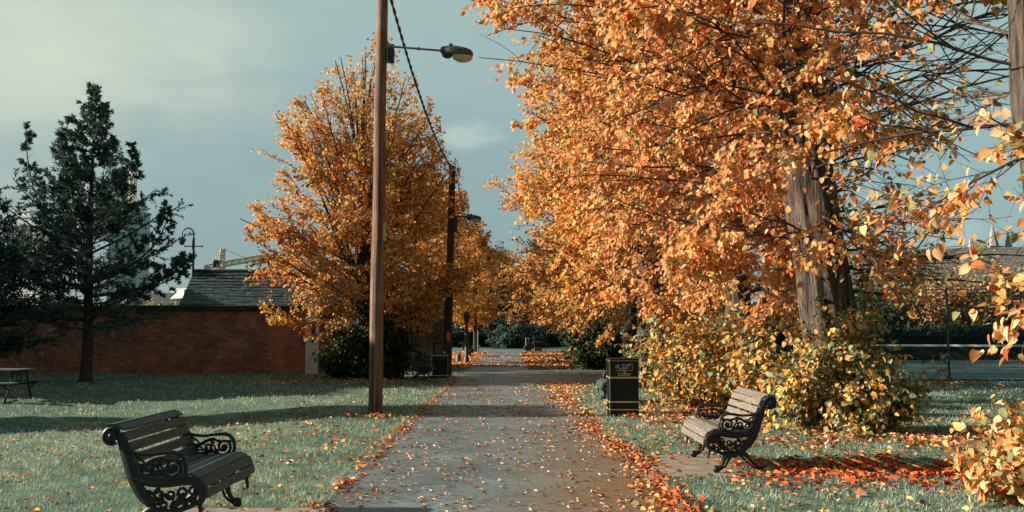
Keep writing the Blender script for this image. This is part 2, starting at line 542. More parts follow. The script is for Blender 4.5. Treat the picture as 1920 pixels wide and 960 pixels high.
def tubes(P, R, sides=4):
    """P (m,k,3), R (m,k) -> verts, quads"""
    m, k, _ = P.shape
    T = np.empty_like(P)
    T[:, 1:-1] = P[:, 2:] - P[:, :-2]; T[:, 0] = P[:, 1] - P[:, 0]; T[:, -1] = P[:, -1] - P[:, -2]
    T = nrm(T)
    ref = np.where(np.abs(T[:, :1, 2:3]) > .9, np.array([1., 0, 0]), np.array([0, 0, 1.]))
    A = nrm(np.cross(T, ref)); B = np.cross(T, A)
    ang = np.arange(sides) * 2 * PI / sides
    V = P[:, :, None] + R[:, :, None, None] * (np.cos(ang)[:, None] * A[:, :, None] + np.sin(ang)[:, None] * B[:, :, None])
    idx = np.arange(m * k * sides).reshape(m, k, sides)
    a = idx[:, :-1]; b = idx[:, 1:]
    Q = np.stack([a, np.roll(a, -1, 2), np.roll(b, -1, 2), b], -1).reshape(-1, 4)
    return V.reshape(-1, 3), Q


def grow(S, D, L, k, wander, trop, rng):
    m = len(S)
    P = np.empty((m, k, 3)); P[:, 0] = S
    d = nrm(D); st = (L / (k - 1))[:, None]
    for i in range(1, k):
        d = nrm(d + rng.normal(0, wander, (m, 3)) + np.asarray(trop))
        P[:, i] = P[:, i - 1] + d * st
    return P


def along(P, n, t0, t1, rng):
    """n random points on every polyline -> pos, tangent, parent index, t"""
    m, k, _ = P.shape
    t = t0 + (t1 - t0) * (np.arange(n)[None] + rng.random((m, n))) / n
    f = np.clip(t * (k - 1), 0, k - 1.001); i = f.astype(int); w = (f - i)[..., None]
    mi = np.arange(m)[:, None]
    A = P[mi, i]; B = P[mi, i + 1]
    return (A + (B - A) * w).reshape(-1, 3), nrm(B - A).reshape(-1, 3), np.repeat(np.arange(m), n), t.ravel()


def deflect(T, ang, rng, updown=1.0):
    r = rng.normal(0, 1, T.shape); r[:, 2] *= updown
    p = nrm(r - T * (r * T).sum(1, keepdims=True))
    a = np.asarray(ang)[:, None] if np.ndim(ang) else ang
    return nrm(T * np.cos(a) + p * np.sin(a))


def palette(n, cols, rng, jit=.15):
    c = np.array([x[0] for x in cols]); w = np.array([x[1] for x in cols], float); w /= w.sum()
    k = rng.choice(len(cols), n, p=w)
    return np.clip(c[k] * (1 + rng.normal(0, jit, (n, 1))) * (1 + rng.normal(0, .05, (n, 3))), .004, .95)


def leaves(name, P, mid, nor, size, cols, m, parent, simple=False, fold=.25, width=.82, sw=.84):
    """leaf blades: folded heart of two quads, or one diamond when simple"""
    n = len(P)
    mid = nrm(mid); nor = nrm(nor - mid * (nor * mid).sum(1, keepdims=True)); sd = np.cross(mid, nor)
    s = size[:, None]
    if simple == 'hd':
        ts = np.array([0., .1, .36, .7, 1.0]); ws = np.array([.30, .80, .98, .62, .03]); te = np.array([-.10, .02, .38, .74, 1.02])
        wd = s * (width if not hasattr(width, '__len__') else width[:, None]) * .5
        curl = np.random.default_rng(n).uniform(.02, .40, (n, 1)) * s
        cols_v = []
        for i in range(5): cols_v.append(P + mid * s * ts[i] - nor * curl * ts[i] ** 2)
        for sg in (1, -1):
            for i in range(5): cols_v.append(P + mid * s * te[i] + sd * wd * ws[i] * sg + nor * (s * fold * .5 * ws[i] - curl * ts[i] ** 2))
        V = np.stack(cols_v, 1).reshape(-1, 3)
        q = []
        for i in range(4): q += [(i, i + 1, 6 + i, 5 + i), (i, 10 + i, 11 + i, i + 1)]
        Fc = (np.arange(n)[:, None, None] * 15 + np.array(q)[None]).reshape(-1, 4)
        t = np.repeat(cols, 15, 0)
        return np_mesh(name, V, Fc, m, parent, t, smooth=True)
    if simple:
        V = np.stack([P, P + mid * s * .5 + sd * s * .5 * sw, P + mid * s, P + mid * s * .5 - sd * s * .5 * sw], 1).reshape(-1, 3)
        Fc = np.arange(4 * n).reshape(n, 4)
        t = np.repeat(cols, 4, 0)
    else:
        up = nor * s * fold * .5
        w = s * (width[:, None] if hasattr(width, '__len__') else width) * .5
        V = np.stack([P,
                      P + mid * s * .06 + sd * w * .8 + up * .8, P + mid * s * .55 + sd * w * .95 + up,
                      P + mid * s - nor * s * fold * .35,
                      P + mid * s * .55 - sd * w * .95 + up, P + mid * s * .06 - sd * w * .8 + up * .8], 1).reshape(-1, 3)
        b = np.arange(n)[:, None] * 6
        Fc = np.concatenate([b + np.array([[0, 1, 2, 3]]), b + np.array([[0, 3, 4, 5]])], 0)
        t = np.repeat(cols, 6, 0)
    return np_mesh(name, V, Fc, m, parent, t)


ORANGE = [((.76, .37, .13), .40), ((.82, .52, .25), .32), ((.74, .27, .09), .11), ((.55, .10, .035), .02), ((.26, .29, .12), .09), ((.38, .19, .06), .06)]
GOLD = [((.78, .39, .11), .40), ((.82, .50, .18), .32), ((.66, .24, .05), .12), ((.28, .25, .06), .12), ((.36, .17, .04), .07)]
SHRUB = [((.12, .18, .10), .26), ((.22, .27, .14), .24), ((.74, .46, .14), .22), ((.72, .33, .08), .12), ((.36, .40, .26), .16)]
DARKSHRUB = [((.022, .045, .026), .5), ((.04, .07, .035), .3), ((.09, .11, .05), .12), ((.34, .22, .06), .06)]
DARKGREEN = [((.015, .03, .022), .5), ((.026, .045, .03), .35), ((.05, .065, .04), .15)]


CONIFER = [((.050, .095, .080), .5), ((.075, .13, .11), .35), ((.11, .14, .11), .15)]


def env_fn(env, axis, seed, lump=.14):
    ez = np.array([e[0] for e in env]); er = np.array([e[1] for e in env])
    az = np.array([a[2] for a in axis]); ax_ = np.array([a[0] for a in axis]); ay_ = np.array([a[1] for a in axis])

    def inside(Q):
        z = Q[..., 2]
        dx = Q[..., 0] - np.interp(z, az, ax_); dy = Q[..., 1] - np.interp(z, az, ay_)
        th = np.arctan2(dy, dx)
        r = np.interp(z, ez, er, left=0, right=0)
        r = r * (1 + lump * np.sin(3 * th + seed + z * .7) + lump * .7 * np.sin(5 * th - z * 1.9 + seed * 2) + lump * .5 * np.sin(9 * th + z * 3.3))
        return dx * dx + dy * dy < r * r
    return inside


def reach(S, D, Lmax, inside, n=18):
    s = np.linspace(0, 1, n + 1)[1:] * Lmax
    Q = S[:, None] + D[:, None] * s[None, :, None]
    ok = np.cumprod(inside(Q), 1)
    return ok.sum(1) / n * Lmax


def broadleaf(name, label, cat, base, trunk, env, axis=None, seed=1, limbs=46, sub=10, twigs=6, lpt=9, leafsize=.1, pal=ORANGE,
              elev=(5, 60), droop=-.03, simple=False, keep=None, group=None, trunkmat='bark', ridge=.03, zlimb=None, wander=.1,
              buttress=1.35, twig_len=.9, extra=None, lim_r=.05, barktwig='twig', sub_droop=0, lump=.14, leafmat_='leaf', lmin=.35):
    rng = np.random.default_rng(seed)
    base = np.array([float(base[0]), float(base[1]), float(base[2])])
    root = tag(empty(name, base), label, cat, group)
    tr = np.array(trunk, float)                      # rows x,y,z(relative to base), radius
    axis = axis or [(t[0], t[1], t[2]) for t in trunk]
    inside = env_fn(env, axis, seed, lump)
    # trunk: ridged tube
    kz, sides = (130, 110) if trunkmat == 'bark' else (40, 40)
    zz = np.linspace(tr[0, 2] - .25, tr[-1, 2], kz)
    cx = np.interp(zz, tr[:, 2], tr[:, 0]); cy = np.interp(zz, tr[:, 2], tr[:, 1]); rr = np.interp(zz, tr[:, 2], tr[:, 3])
    th = np.arange(sides) * 2 * PI / sides
    R = np.repeat(rr[:, None], sides, 1)
    R = R * (1 + ridge * (np.sin(9 * th + seed)[None] + .8 * np.sin(15 * th[None] + zz[:, None] * 1.2) + .6 * np.sin(6 * th[None] - zz[:, None] * 2.3)))
    if trunkmat == 'bark':
        zq = zz[:, None]; tq = th[None]
        ph1 = 11 * tq + 1.3 * np.sin(1.7 * zq + 3 * tq + seed) + .8 * np.sin(4.3 * zq - 5 * tq)
        ph2 = 23 * tq + 1.6 * np.sin(2.9 * zq + 4 * tq) + 1.1 * np.sin(7.1 * zq + 6 * tq + seed)
        R = R * (1 + .035 * (np.abs(np.sin(ph1)) ** .6 - .6) + .022 * (np.abs(np.sin(ph2)) ** .6 - .6) + .012 * np.sin(13 * zq + 31 * tq) * np.sin(17 * tq - 5 * zq))
    flare = np.exp(-np.maximum(zz, 0) / .45) * (buttress - 1)
    R = R * (1 + flare[:, None] * (1 + .5 * np.sin(5 * th + seed))[None])
    V = np.stack([cx[:, None] + R * np.cos(th), cy[:, None] + R * np.sin(th), np.repeat(zz[:, None], sides, 1)], -1).reshape(-1, 3)
    idx = np.arange(kz * sides).reshape(kz, sides); a = idx[:-1]; b = idx[1:]
    Q = np.stack([a, np.roll(a, -1, 1), np.roll(b, -1, 1), b], -1).reshape(-1, 4)
    np_mesh('trunk', V, Q, M[trunkmat], root, smooth=True)
    # limbs
    z0, z1 = zlimb or (env[0][0] + .3, tr[-1, 2])
    zl = z0 + (z1 - z0) * ((np.arange(limbs) + rng.random(limbs)) / limbs)
    S = np.stack([np.interp(zl, tr[:, 2], tr[:, 0]), np.interp(zl, tr[:, 2], tr[:, 1]), zl], -1)
    az = np.arange(limbs) * 2.39996 + rng.normal(0, .35, limbs)
    f = (zl - z0) / max(z1 - z0, .01)
    el = np.radians(elev[0] + (elev[1] - elev[0]) * f + rng.normal(0, 9, limbs))
    D = np.stack([np.cos(az) * np.cos(el), np.sin(az) * np.cos(el), np.sin(el)], -1)
    if extra is not None:
        eS = np.array([e[0] for e in extra], float); eD = np.array([e[1] for e in extra], float)
        S = np.concatenate([S, eS]); D = np.concatenate([D, nrm(eD)])
    L = np.maximum(reach(S, D, 12, inside, 40), .6) * rng.uniform(.82, 1.04, len(S))
    P1 = grow(S, D, L, 9, wander * .7, (0, 0, droop), rng)
    r0 = np.clip(L * .012, .012, lim_r)
    R1 = r0[:, None] * np.linspace(1, .28, 9)[None]
    Vs, Qs = tubes(P1, R1, 5); off = len(Vs); VV = [Vs]; QQ = [Qs]
    # sub-branches
    S2, T2, pi, t2 = along(P1, sub, .12, .99, rng)
    D2 = deflect(T2, rng.uniform(.35, .95, len(S2)), rng, .8)
    L2 = np.minimum(reach(S2, D2, 3.2, inside, 16), (L[pi] * (1.05 - .75 * t2)) * .55 + .25) * rng.uniform(.6, 1.05, len(S2))
    g = L2 > lmin * .6
    S2, D2, L2, pi = S2[g], D2[g], L2[g], pi[g]
    P2 = grow(S2, D2, L2, 6, wander, (0, 0, sub_droop), rng)
    rb = np.clip(L2 * .008, .005, .016)
    Vs, Qs = tubes(P2, rb[:, None] * np.linspace(1, .4, 6)[None], 4); VV.append(Vs); QQ.append(Qs + off); off += len(Vs)
    # twigs
    S3, T3, p3, t3 = along(P2, twigs, .1, 1.0, rng)
    D3 = deflect(T3, rng.uniform(.3, .9, len(S3)), rng, .8)
    L3 = twig_len * rng.uniform(.35, 1.0, len(S3))
    L3 = np.minimum(L3, reach(S3, D3, twig_len * 1.2, inside, 6) + .25 * twig_len)
    if keep is not None:                             # thin the bare side
        kk = rng.random(len(S3)) < np.clip(keep(S3 + base) * 2.2, 0, 1)
        S3, D3, L3 = S3[kk], D3[kk], L3[kk]
    P3 = grow(S3, D3, L3, 4, wander, (0, 0, -.05), rng)
    Vs, Qs = tubes(P3, np.full((len(P3), 1), .0042) * np.linspace(1, .5, 4)[None], 3); VV.append(Vs); QQ.append(Qs + off)
    np_mesh('branches', np.concatenate(VV), np.concatenate(QQ), M[barktwig], root)
    # leaves
    X, T, _, tt = along(P3, lpt, .05, 1.0, rng)
    if keep is not None:
        kk = rng.random(len(X)) < keep(X + base)
        X, T = X[kk], T[kk]
    n = len(X)
    out = X - np.stack([np.interp(X[:, 2], tr[:, 2], tr[:, 0]), np.interp(X[:, 2], tr[:, 2], tr[:, 1]), X[:, 2] * 0 + X[:, 2]], -1)
    out = nrm(out)
    mid = deflect(T, rng.uniform(.5, 1.4, n), rng) + np.array([0, 0, -.75]) + out * .25
    nor = out * .7 + np.array([-.15, 0, .55]) + rng.normal(0, .75, (n, 3))
    X = X + rng.normal(0, leafsize * .35, X.shape)
    sz = leafsize * rng.uniform(.6, 1.25, n)
    leaves('crown', X, mid, nor, sz, palette(n, pal, rng), M[leafmat_], root, simple)
    return root, n


def shrub(name, label, base, rx, ry, h, n, leafsize, pal, seed, stems=40, group=None, m='shrubleaf', top=None, stemmat='twig', cat='shrub', shell=.6, simple=False, lean=(0, 0)):
    """many-stemmed bush: shoots from the ground with leaves through an uneven dome"""
    rng = np.random.default_rng(seed)
    root = tag(empty(name, base), label, cat, group)
    az = rng.random(stems) * 2 * PI; u = np.sqrt(rng.random(stems))
    S = np.stack([rx * .35 * u * np.cos(az), ry * .35 * u * np.sin(az), np.full(stems, -.08)], -1)
    tx = np.stack([rx * u * np.cos(az) + lean[0], ry * u * np.sin(az) + lean[1], h * np.sqrt(np.clip(1.08 - u ** 2, .05, 1)) * rng.uniform(.55, 1.28, stems)], -1)
    D = tx - S; L = np.linalg.norm(D, axis=1)
    D = nrm(D) + np.array([0, 0, .35])
    P = grow(S, D, L * 1.02, 8, .09, (0, 0, -.045), rng)
    VV, QQ = [], []
    Vs, Qs = tubes(P, np.full((stems, 1), min(.012, .008 * h)) * np.linspace(1, .35, 8)[None], 4); VV.append(Vs); QQ.append(Qs); off = len(Vs)
    S2, T2, _, _ = along(P, 7, .12, 1, rng)
    D2 = deflect(T2, rng.uniform(.4, 1.2, len(S2)), rng)
    P2 = grow(S2, D2, rng.uniform(.15, .5, len(S2)) * min(rx, h) * .8, 4, .15, (0, 0, .02), rng)
    P2[..., 2] = np.maximum(P2[..., 2], .03)
    Vs, Qs = tubes(P2, np.full((len(P2), 1), .0038) * np.linspace(1, .5, 4)[None], 3); VV.append(Vs); QQ.append(Qs + off)
    np_mesh('stems', np.concatenate(VV), np.concatenate(QQ), M[stemmat], root)
    k = max(1, int(n / len(P2)))
    X, T, _, _ = along(P2, k, .0, 1, rng)
    X = X + rng.normal(0, leafsize * .8, X.shape)
    X[:, 2] = np.maximum(X[:, 2], .05)
    nn = len(X)
    out = nrm(X - np.array([0, 0, h * .3]))
    mid = out * .5 + rng.normal(0, .6, (nn, 3)) + np.array([0, 0, -.5])
    nor = out * .8 + np.array([0, 0, .5]) + rng.normal(0, .55, (nn, 3))
    leaves('foliage', X, mid, nor, leafsize * rng.uniform(.55, 1.25, nn), palette(nn, pal, rng, .2), M[m], root, simple)
    return root


def conifer(name, label, base, h, prof, seed, leaders=(), whorls=34, per=5, needles=9, pal=CONIFER, spray=.13, z0=.9, r=.16, group=None, density=1.0, cat='tree'):
    rng = np.random.default_rng(seed)
    root = tag(empty(name, base), label, cat, group)
    kz = 24; zz = np.linspace(-.2, h, kz); rr = np.interp(zz, [-.2, .1, .5, h], [r * 1.35, r * 1.15, r, .012])
    P = np.stack([.05 * np.sin(zz * .9), .05 * np.cos(zz * 1.2), zz], -1)[None]
    Vs, Qs = tubes(P, rr[None], 14)
    np_mesh('trunk', Vs, Qs, M['barkdark'], root, smooth=True)
    pz = [p[0] for p in prof]; pr = [p[1] for p in prof]
    n1 = whorls * per
    zl = z0 + (h * .985 - z0) * (np.repeat((np.arange(whorls) + .5) / whorls, per) ** 1.05 + rng.normal(0, .008, n1))
    zl = np.clip(zl, z0, h * .99)
    az = rng.random(n1) * 2 * PI
    Lx = np.interp(zl, pz, pr) * np.clip(rng.normal(.88, .2, n1), .35, 1.25)
    S = np.stack([np.zeros(n1), np.zeros(n1), zl], -1)
    el = np.radians(np.interp(zl / h, [0, .3, .8, 1], [-4, 8, 22, 45]) + rng.normal(0, 8, n1))
    D = np.stack([np.cos(az) * np.cos(el), np.sin(az) * np.cos(el), np.sin(el)], -1)
    P1 = grow(S, D, Lx, 8, .07, (0, 0, .035), rng)
    R1 = np.clip(Lx * .014, .006, .04)[:, None] * np.linspace(1, .25, 8)[None]
    VV, QQ = [], []
    Vs, Qs = tubes(P1, R1, 4); VV.append(Vs); QQ.append(Qs); off = len(Vs)
    sets = [(P1, np.clip((Lx / .2).astype(int), 3, 12))]
    for (lz, dx, dy, top) in leaders:                 # secondary leaders that turn upward
        a = np.array([0, 0, lz]); e = np.array([dx, dy, top])
        c = np.array([dx * .75, dy * .75, lz + (top - lz) * .32])
        t = np.linspace(0, 1, 12)[:, None]
        Pl = ((1 - t) ** 2 * a + 2 * t * (1 - t) * np.array([dx * .95, dy * .95, lz + (top - lz) * .28]) + t ** 2 * e)[None]
        Vs, Qs = tubes(Pl, np.linspace(.05, .01, 12)[None], 5); VV.append(Vs); QQ.append(Qs + off); off += len(Vs)
        S2, T2, _, t2 = along(Pl, 34, .12, .99, rng)
        D2 = deflect(T2, rng.uniform(.9, 1.4, len(S2)), rng)
        L2 = (1.1 - t2) * .75 * rng.uniform(.5, 1.1, len(S2)) + .12
        Pb = grow(S2, D2, L2, 8, .08, (0, 0, .04), rng)
        Vs, Qs = tubes(Pb, np.full((len(Pb), 1), .008) * np.linspace(1, .4, 8)[None], 3); VV.append(Vs); QQ.append(Qs + off); off += len(Vs)
        P1 = np.concatenate([P1, Pb]); Lx = np.concatenate([Lx, L2])
    # side sprays
    S2, T2, pi, t2 = along(P1, 11, .12, 1, rng)
    kk = rng.random(len(S2)) < np.clip(Lx[pi] * .9, .3, 1)
    S2, T2, pi, t2 = S2[kk], T2[kk], pi[kk], t2[kk]
    D2 = deflect(T2, rng.uniform(.5, 1.1, len(S2)), rng, .35)
    L2 = np.clip(Lx[pi] * .34 * (1.1 - .6 * t2), .12, .7) * rng.uniform(.5, 1.1, len(S2))
    P2 = grow(S2, D2, L2, 5, .1, (0, 0, -.03), rng)
    Vs, Qs = tubes(P2, np.full((len(P2), 1), .004) * np.linspace(1, .5, 5)[None], 3); VV.append(Vs); QQ.append(Qs + off)
    np_mesh('branches', np.concatenate(VV), np.concatenate(QQ), M['barkdark'], root)
    X, T, _, _ = along(P2, int(needles * density), .0, 1, rng)
    n = len(X)
    mid = deflect(T, rng.uniform(.3, 1.1, n), rng) + np.array([0, 0, -.1])
    nor = rng.normal(0, 1, (n, 3)) + np.array([0, 0, .4])
    leaves('needles', X, mid, nor, spray * rng.uniform(.6, 1.3, n), palette(n, pal, rng, .2), M['needle'], root, True, sw=.30)
    o = root.children[-1]
    return root


# ================================================================== WORLD / LIGHT
SUN_EL = math.radians(20.5)
SUN_AZ = math.radians(0.5)           # sun stands straight to the left (-X)
to_sun = Vector((-math.cos(SUN_EL) * math.cos(SUN_AZ), math.cos(SUN_EL) * math.sin(SUN_AZ), math.sin(SUN_EL)))
sd_ = bpy.data.lights.new('sun', 'SUN')
sd_.energy = 5.0
sd_.angle = math.radians(.5)
sd_.color = (1.0, .86, .69)
so = bpy.data.objects.new('sun', sd_)
COL.objects.link(so)
so.rotation_euler = to_sun.to_track_quat('Z', 'Y').to_euler()

W = bpy.data.worlds.new('World')
SC.world = W
W.use_nodes = True
nt = W.node_tree
bg = nt.nodes['Background']
bg.inputs['Strength'].default_value = .060
sky = N(nt, 'ShaderNodeTexSky', sky_type='NISHITA')
sky.sun_disc = False
sky.sun_elevation = SUN_EL
sky.sun_rotation = math.atan2(to_sun.x, to_sun.y)
sky.air_density = 1.2; sky.dust_density = 2.0; sky.ozone_density = 1.5
tc = N(nt, 'ShaderNodeTexCoord')
dirv = tc.outputs['Generated']


def wmix(fac, a, b, blend='MIX'):
    m = N(nt, 'ShaderNodeMixRGB', blend_type=blend)
    for i, v in ((0, fac), (1, a), (2, b)):
        if isinstance(v, bpy.types.NodeSocket): nt.links.new(v, m.inputs[i])
        elif isinstance(v, (int, float)): m.inputs[i].default_value = v
        else: m.inputs[i].default_value = c4(v)
    return m.outputs[0]


def dirmask(px, py, size, soft, distort=.25, nscale=3.0, sq=(1, 1, 1)):
    """soft noisy blob of cloud around the direction of a photo pixel"""
    d = at(px, py, 10) - CAM; d = d / np.linalg.norm(d)
    no = N(nt, 'ShaderNodeTexNoise', Scale=nscale, Detail=6, Roughness=.6)
    mp = N(nt, 'ShaderNodeMapping'); mp.inputs['Scale'].default_value = (1, 1, 2.4)
    nt.links.new(dirv, mp.inputs[0]); nt.links.new(mp.outputs[0], no.inputs['Vector'])
    sub = N(nt, 'ShaderNodeVectorMath', operation='SUBTRACT'); nt.links.new(dirv, sub.inputs[0]); sub.inputs[1].default_value = tuple(d)
    sc = N(nt, 'ShaderNodeVectorMath', operation='MULTIPLY'); nt.links.new(sub.outputs[0], sc.inputs[0]); sc.inputs[1].default_value = sq
    ln = N(nt, 'ShaderNodeVectorMath', operation='LENGTH'); nt.links.new(sc.outputs[0], ln.inputs[0])
    ad = N(nt, 'ShaderNodeMath', operation='MULTIPLY_ADD'); nt.links.new(no.outputs['Fac'], ad.inputs[0]); ad.inputs[1].default_value = distort
    nt.links.new(ln.outputs['Value'], ad.inputs[2])
    mr = N(nt, 'ShaderNodeMapRange'); mr.interpolation_type = 'SMOOTHSTEP'
    mr.inputs['From Min'].default_value = size + soft + distort * .5; mr.inputs['From Max'].default_value = size - soft + distort * .5
    nt.links.new(ad.outputs[0], mr.inputs['Value'])
    return mr.outputs[0]


def scaled(sock, k):
    m = N(nt, 'ShaderNodeMath', operation='MULTIPLY'); nt.links.new(sock, m.inputs[0]); m.inputs[1].default_value = k
    return m.outputs[0]


# high thin cloud deck: blue-grey low down, paler and greener high up
sp = N(nt, 'ShaderNodeSeparateXYZ'); nt.links.new(dirv, sp.inputs[0])
no = N(nt, 'ShaderNodeTexNoise', Scale=2.2, Detail=5, Roughness=.5)
mp = N(nt, 'ShaderNodeMapping'); mp.inputs['Scale'].default_value = (1, 1, 3.5)
nt.links.new(dirv, mp.inputs[0]); nt.links.new(mp.outputs[0], no.inputs['Vector'])
ad = N(nt, 'ShaderNodeMath', operation='MULTIPLY_ADD'); ad.inputs[1].default_value = .12
nt.links.new(no.outputs['Fac'], ad.inputs[0]); nt.links.new(sp.outputs['Z'], ad.inputs[2])
deck = ramp(nt, [(.05, (2.3, 3.4, 3.4)), (.16, (1.9, 2.85, 3.0)), (.24, (2.05, 3.05, 3.1)), (.36, (2.7, 3.8, 3.55)), (.48, (3.1, 4.2, 3.75))])
deck.color_ramp.interpolation = 'EASE'
nt.links.new(ad.outputs[0], deck.inputs[0])
col = wmix(.86, sky.outputs[0], deck.outputs[0])
# sky darkened overhead and behind the viewer, added to deepen the shade
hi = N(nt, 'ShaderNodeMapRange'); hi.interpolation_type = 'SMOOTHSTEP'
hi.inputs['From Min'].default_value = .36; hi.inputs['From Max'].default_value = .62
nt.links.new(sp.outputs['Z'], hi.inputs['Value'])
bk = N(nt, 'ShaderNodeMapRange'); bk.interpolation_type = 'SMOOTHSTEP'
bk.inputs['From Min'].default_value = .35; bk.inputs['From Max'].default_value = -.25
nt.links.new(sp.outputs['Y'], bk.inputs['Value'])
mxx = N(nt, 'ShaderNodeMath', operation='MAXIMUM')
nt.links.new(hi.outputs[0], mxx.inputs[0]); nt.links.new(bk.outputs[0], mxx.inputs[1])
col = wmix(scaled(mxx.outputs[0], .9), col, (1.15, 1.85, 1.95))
# paler haze toward the right-hand horizon
col = wmix(scaled(dirmask(1900, 430, .32, .30, .1), .6), col, (2.5, 3.75, 3.7))
col = wmix(scaled(dirmask(60, 50, .17, .16, .42, 4.5, (1, 1, 1.5)), .5), col, (4.1, 4.7, 4.0))
col = wmix(scaled(dirmask(110, 108, .12, .10, .26, 7, (.8, .8, 2.4)), .7), col, (5.0, 5.5, 4.4))
col = wmix(scaled(dirmask(872, 254, .020, .016, .06, 20, (.8, .8, 1.4)), .62), col, (3.9, 4.9, 4.5))
col = wmix(scaled(dirmask(1775, 432, .022, .02, .05, 16, (.8, .8, 1.4)), .55), col, (3.6, 4.8, 4.5))
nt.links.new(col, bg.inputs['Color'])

SC.view_settings.view_transform = 'Standard'
SC.view_settings.look = 'None'
SC.view_settings.exposure = 1.2
SC.view_settings.gamma = 1.0
SC.view_settings.use_curve_mapping = False
SC.render.engine = 'CYCLES'
SC.cycles.use_denoising = True
SC.cycles.max_bounces = 6
SC.cycles.diffuse_bounces = 3
SC.cycles.transmission_bounces = 4
SC.cycles.caustics_reflective = False
SC.cycles.caustics_refractive = False

# ================================================================== GROUND
xs = np.unique(np.concatenate([np.arange(-40, 40.01, .4), np.linspace(-900, -40, 22), np.linspace(40, 900, 22)]))
ys = np.unique(np.concatenate([np.arange(2, 40.01, .4), np.arange(40, 90, 2.0), np.linspace(-60, 2, 16), np.linspace(90, 1500, 24)]))
GX, GY = np.meshgrid(xs, ys)
GZ = hgt(GX, GY)
V = np.stack([GX, GY, GZ], -1).reshape(-1, 3)
nx = len(xs); ii = np.arange(len(xs) * len(ys)).reshape(len(ys), nx)
Q = np.stack([ii[:-1, :-1], ii[:-1, 1:], ii[1:, 1:], ii[1:, :-1]], -1).reshape(-1, 4)
tag(np_mesh('ground', V, Q, M['turf'], smooth=True), kind='structure')


def edge_wob(y):
    return .05 * math.sin(y * 1.7) + .035 * math.sin(y * 4.1 + 1) + .025 * math.sin(y * 9.3)


def sheet(name, rows, m, z):
    """rows: list of (y, xl, xr)"""
    mb = MB()
    n = 6
    vs = []
    for (y, a, b_) in rows:
        for k in range(n + 1): vs.append((a + (b_ - a) * k / n, y, z))
    fs = []
    for i in range(len(rows) - 1):
        for k in range(n):
            p = i * (n + 1) + k
            fs.append((p, p + 1, p + n + 2, p + n + 1))
    mb.add(vs, fs)
    return tag(mb.build(name, m), kind='structure')


rows = []
y = 1.0
while y < 78:
    rows.append((y, -1.72 + edge_wob(y), 1.48 - .72 * float(sstep(32.5, 37, y)) + edge_wob(y + 40)))
    y += .25 if y < 40 else 1.5
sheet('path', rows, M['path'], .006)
rows = []
y = 27.4
while y <= 33.0:
    rows.append((y, 1.3, 2.3 + 4.5 * ((y - 27.4) / 5.6)))
    y += .4
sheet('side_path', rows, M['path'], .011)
sheet('cross_path', [(77.5, -9, 6), (78.2, -9, 6), (79, -9, 6)], M['path'], .008)
# pale edging strip where the side path meets the main path
tag(MB().box((1.75, 27.35, .012), (1.9, .05, .03)).build('path_kerb', M['concrete']), kind='structure')
# bench pads and a stub of stone edging by the right bench
mb = MB().box((2.05, 10.95, .0), (1.2, 1.75, .03))
tag(mb.build('paving', M['concrete'], bevel=.008), kind='structure')
mb = MB().box((-2.25, 7.35, .0), (1.3, 1.95, .03))
tag(mb.build('paving', M['concrete'], bevel=.008), kind='structure')
mb = MB()
for k in range(4):
    mb.box((1.47 + rnd.uniform(-.01, .01), 9.75 + k * .62, .008), (.05, .58, .045))
tag(mb.build('path_edging', M['edging'], bevel=.008), kind='structure')

# ------------------------------------------------------------------ grass (stuff)
def on_path(x, y):
    w = .05 * np.sin(y * 1.7) + .035 * np.sin(y * 4.1 + 1) + .025 * np.sin(y * 9.3)
    yy = y + 40
    w2 = .05 * np.sin(yy * 1.7) + .035 * np.sin(yy * 4.1 + 1) + .025 * np.sin(yy * 9.3)
    p = (x > -1.73 + w) & (x < 1.49 + w2)
    p |= (x > 1.45) & (x < 2.64) & (y > 10.1) & (y < 11.8)
    p |= (x < -1.6) & (x > -2.88) & (y > 6.4) & (y < 8.3)
    p |= (y > 27.4) & (y < 33) & (x > 1.3) & (x < 2.3 + 4.5 * (y - 27.4) / 5.6)
    return p


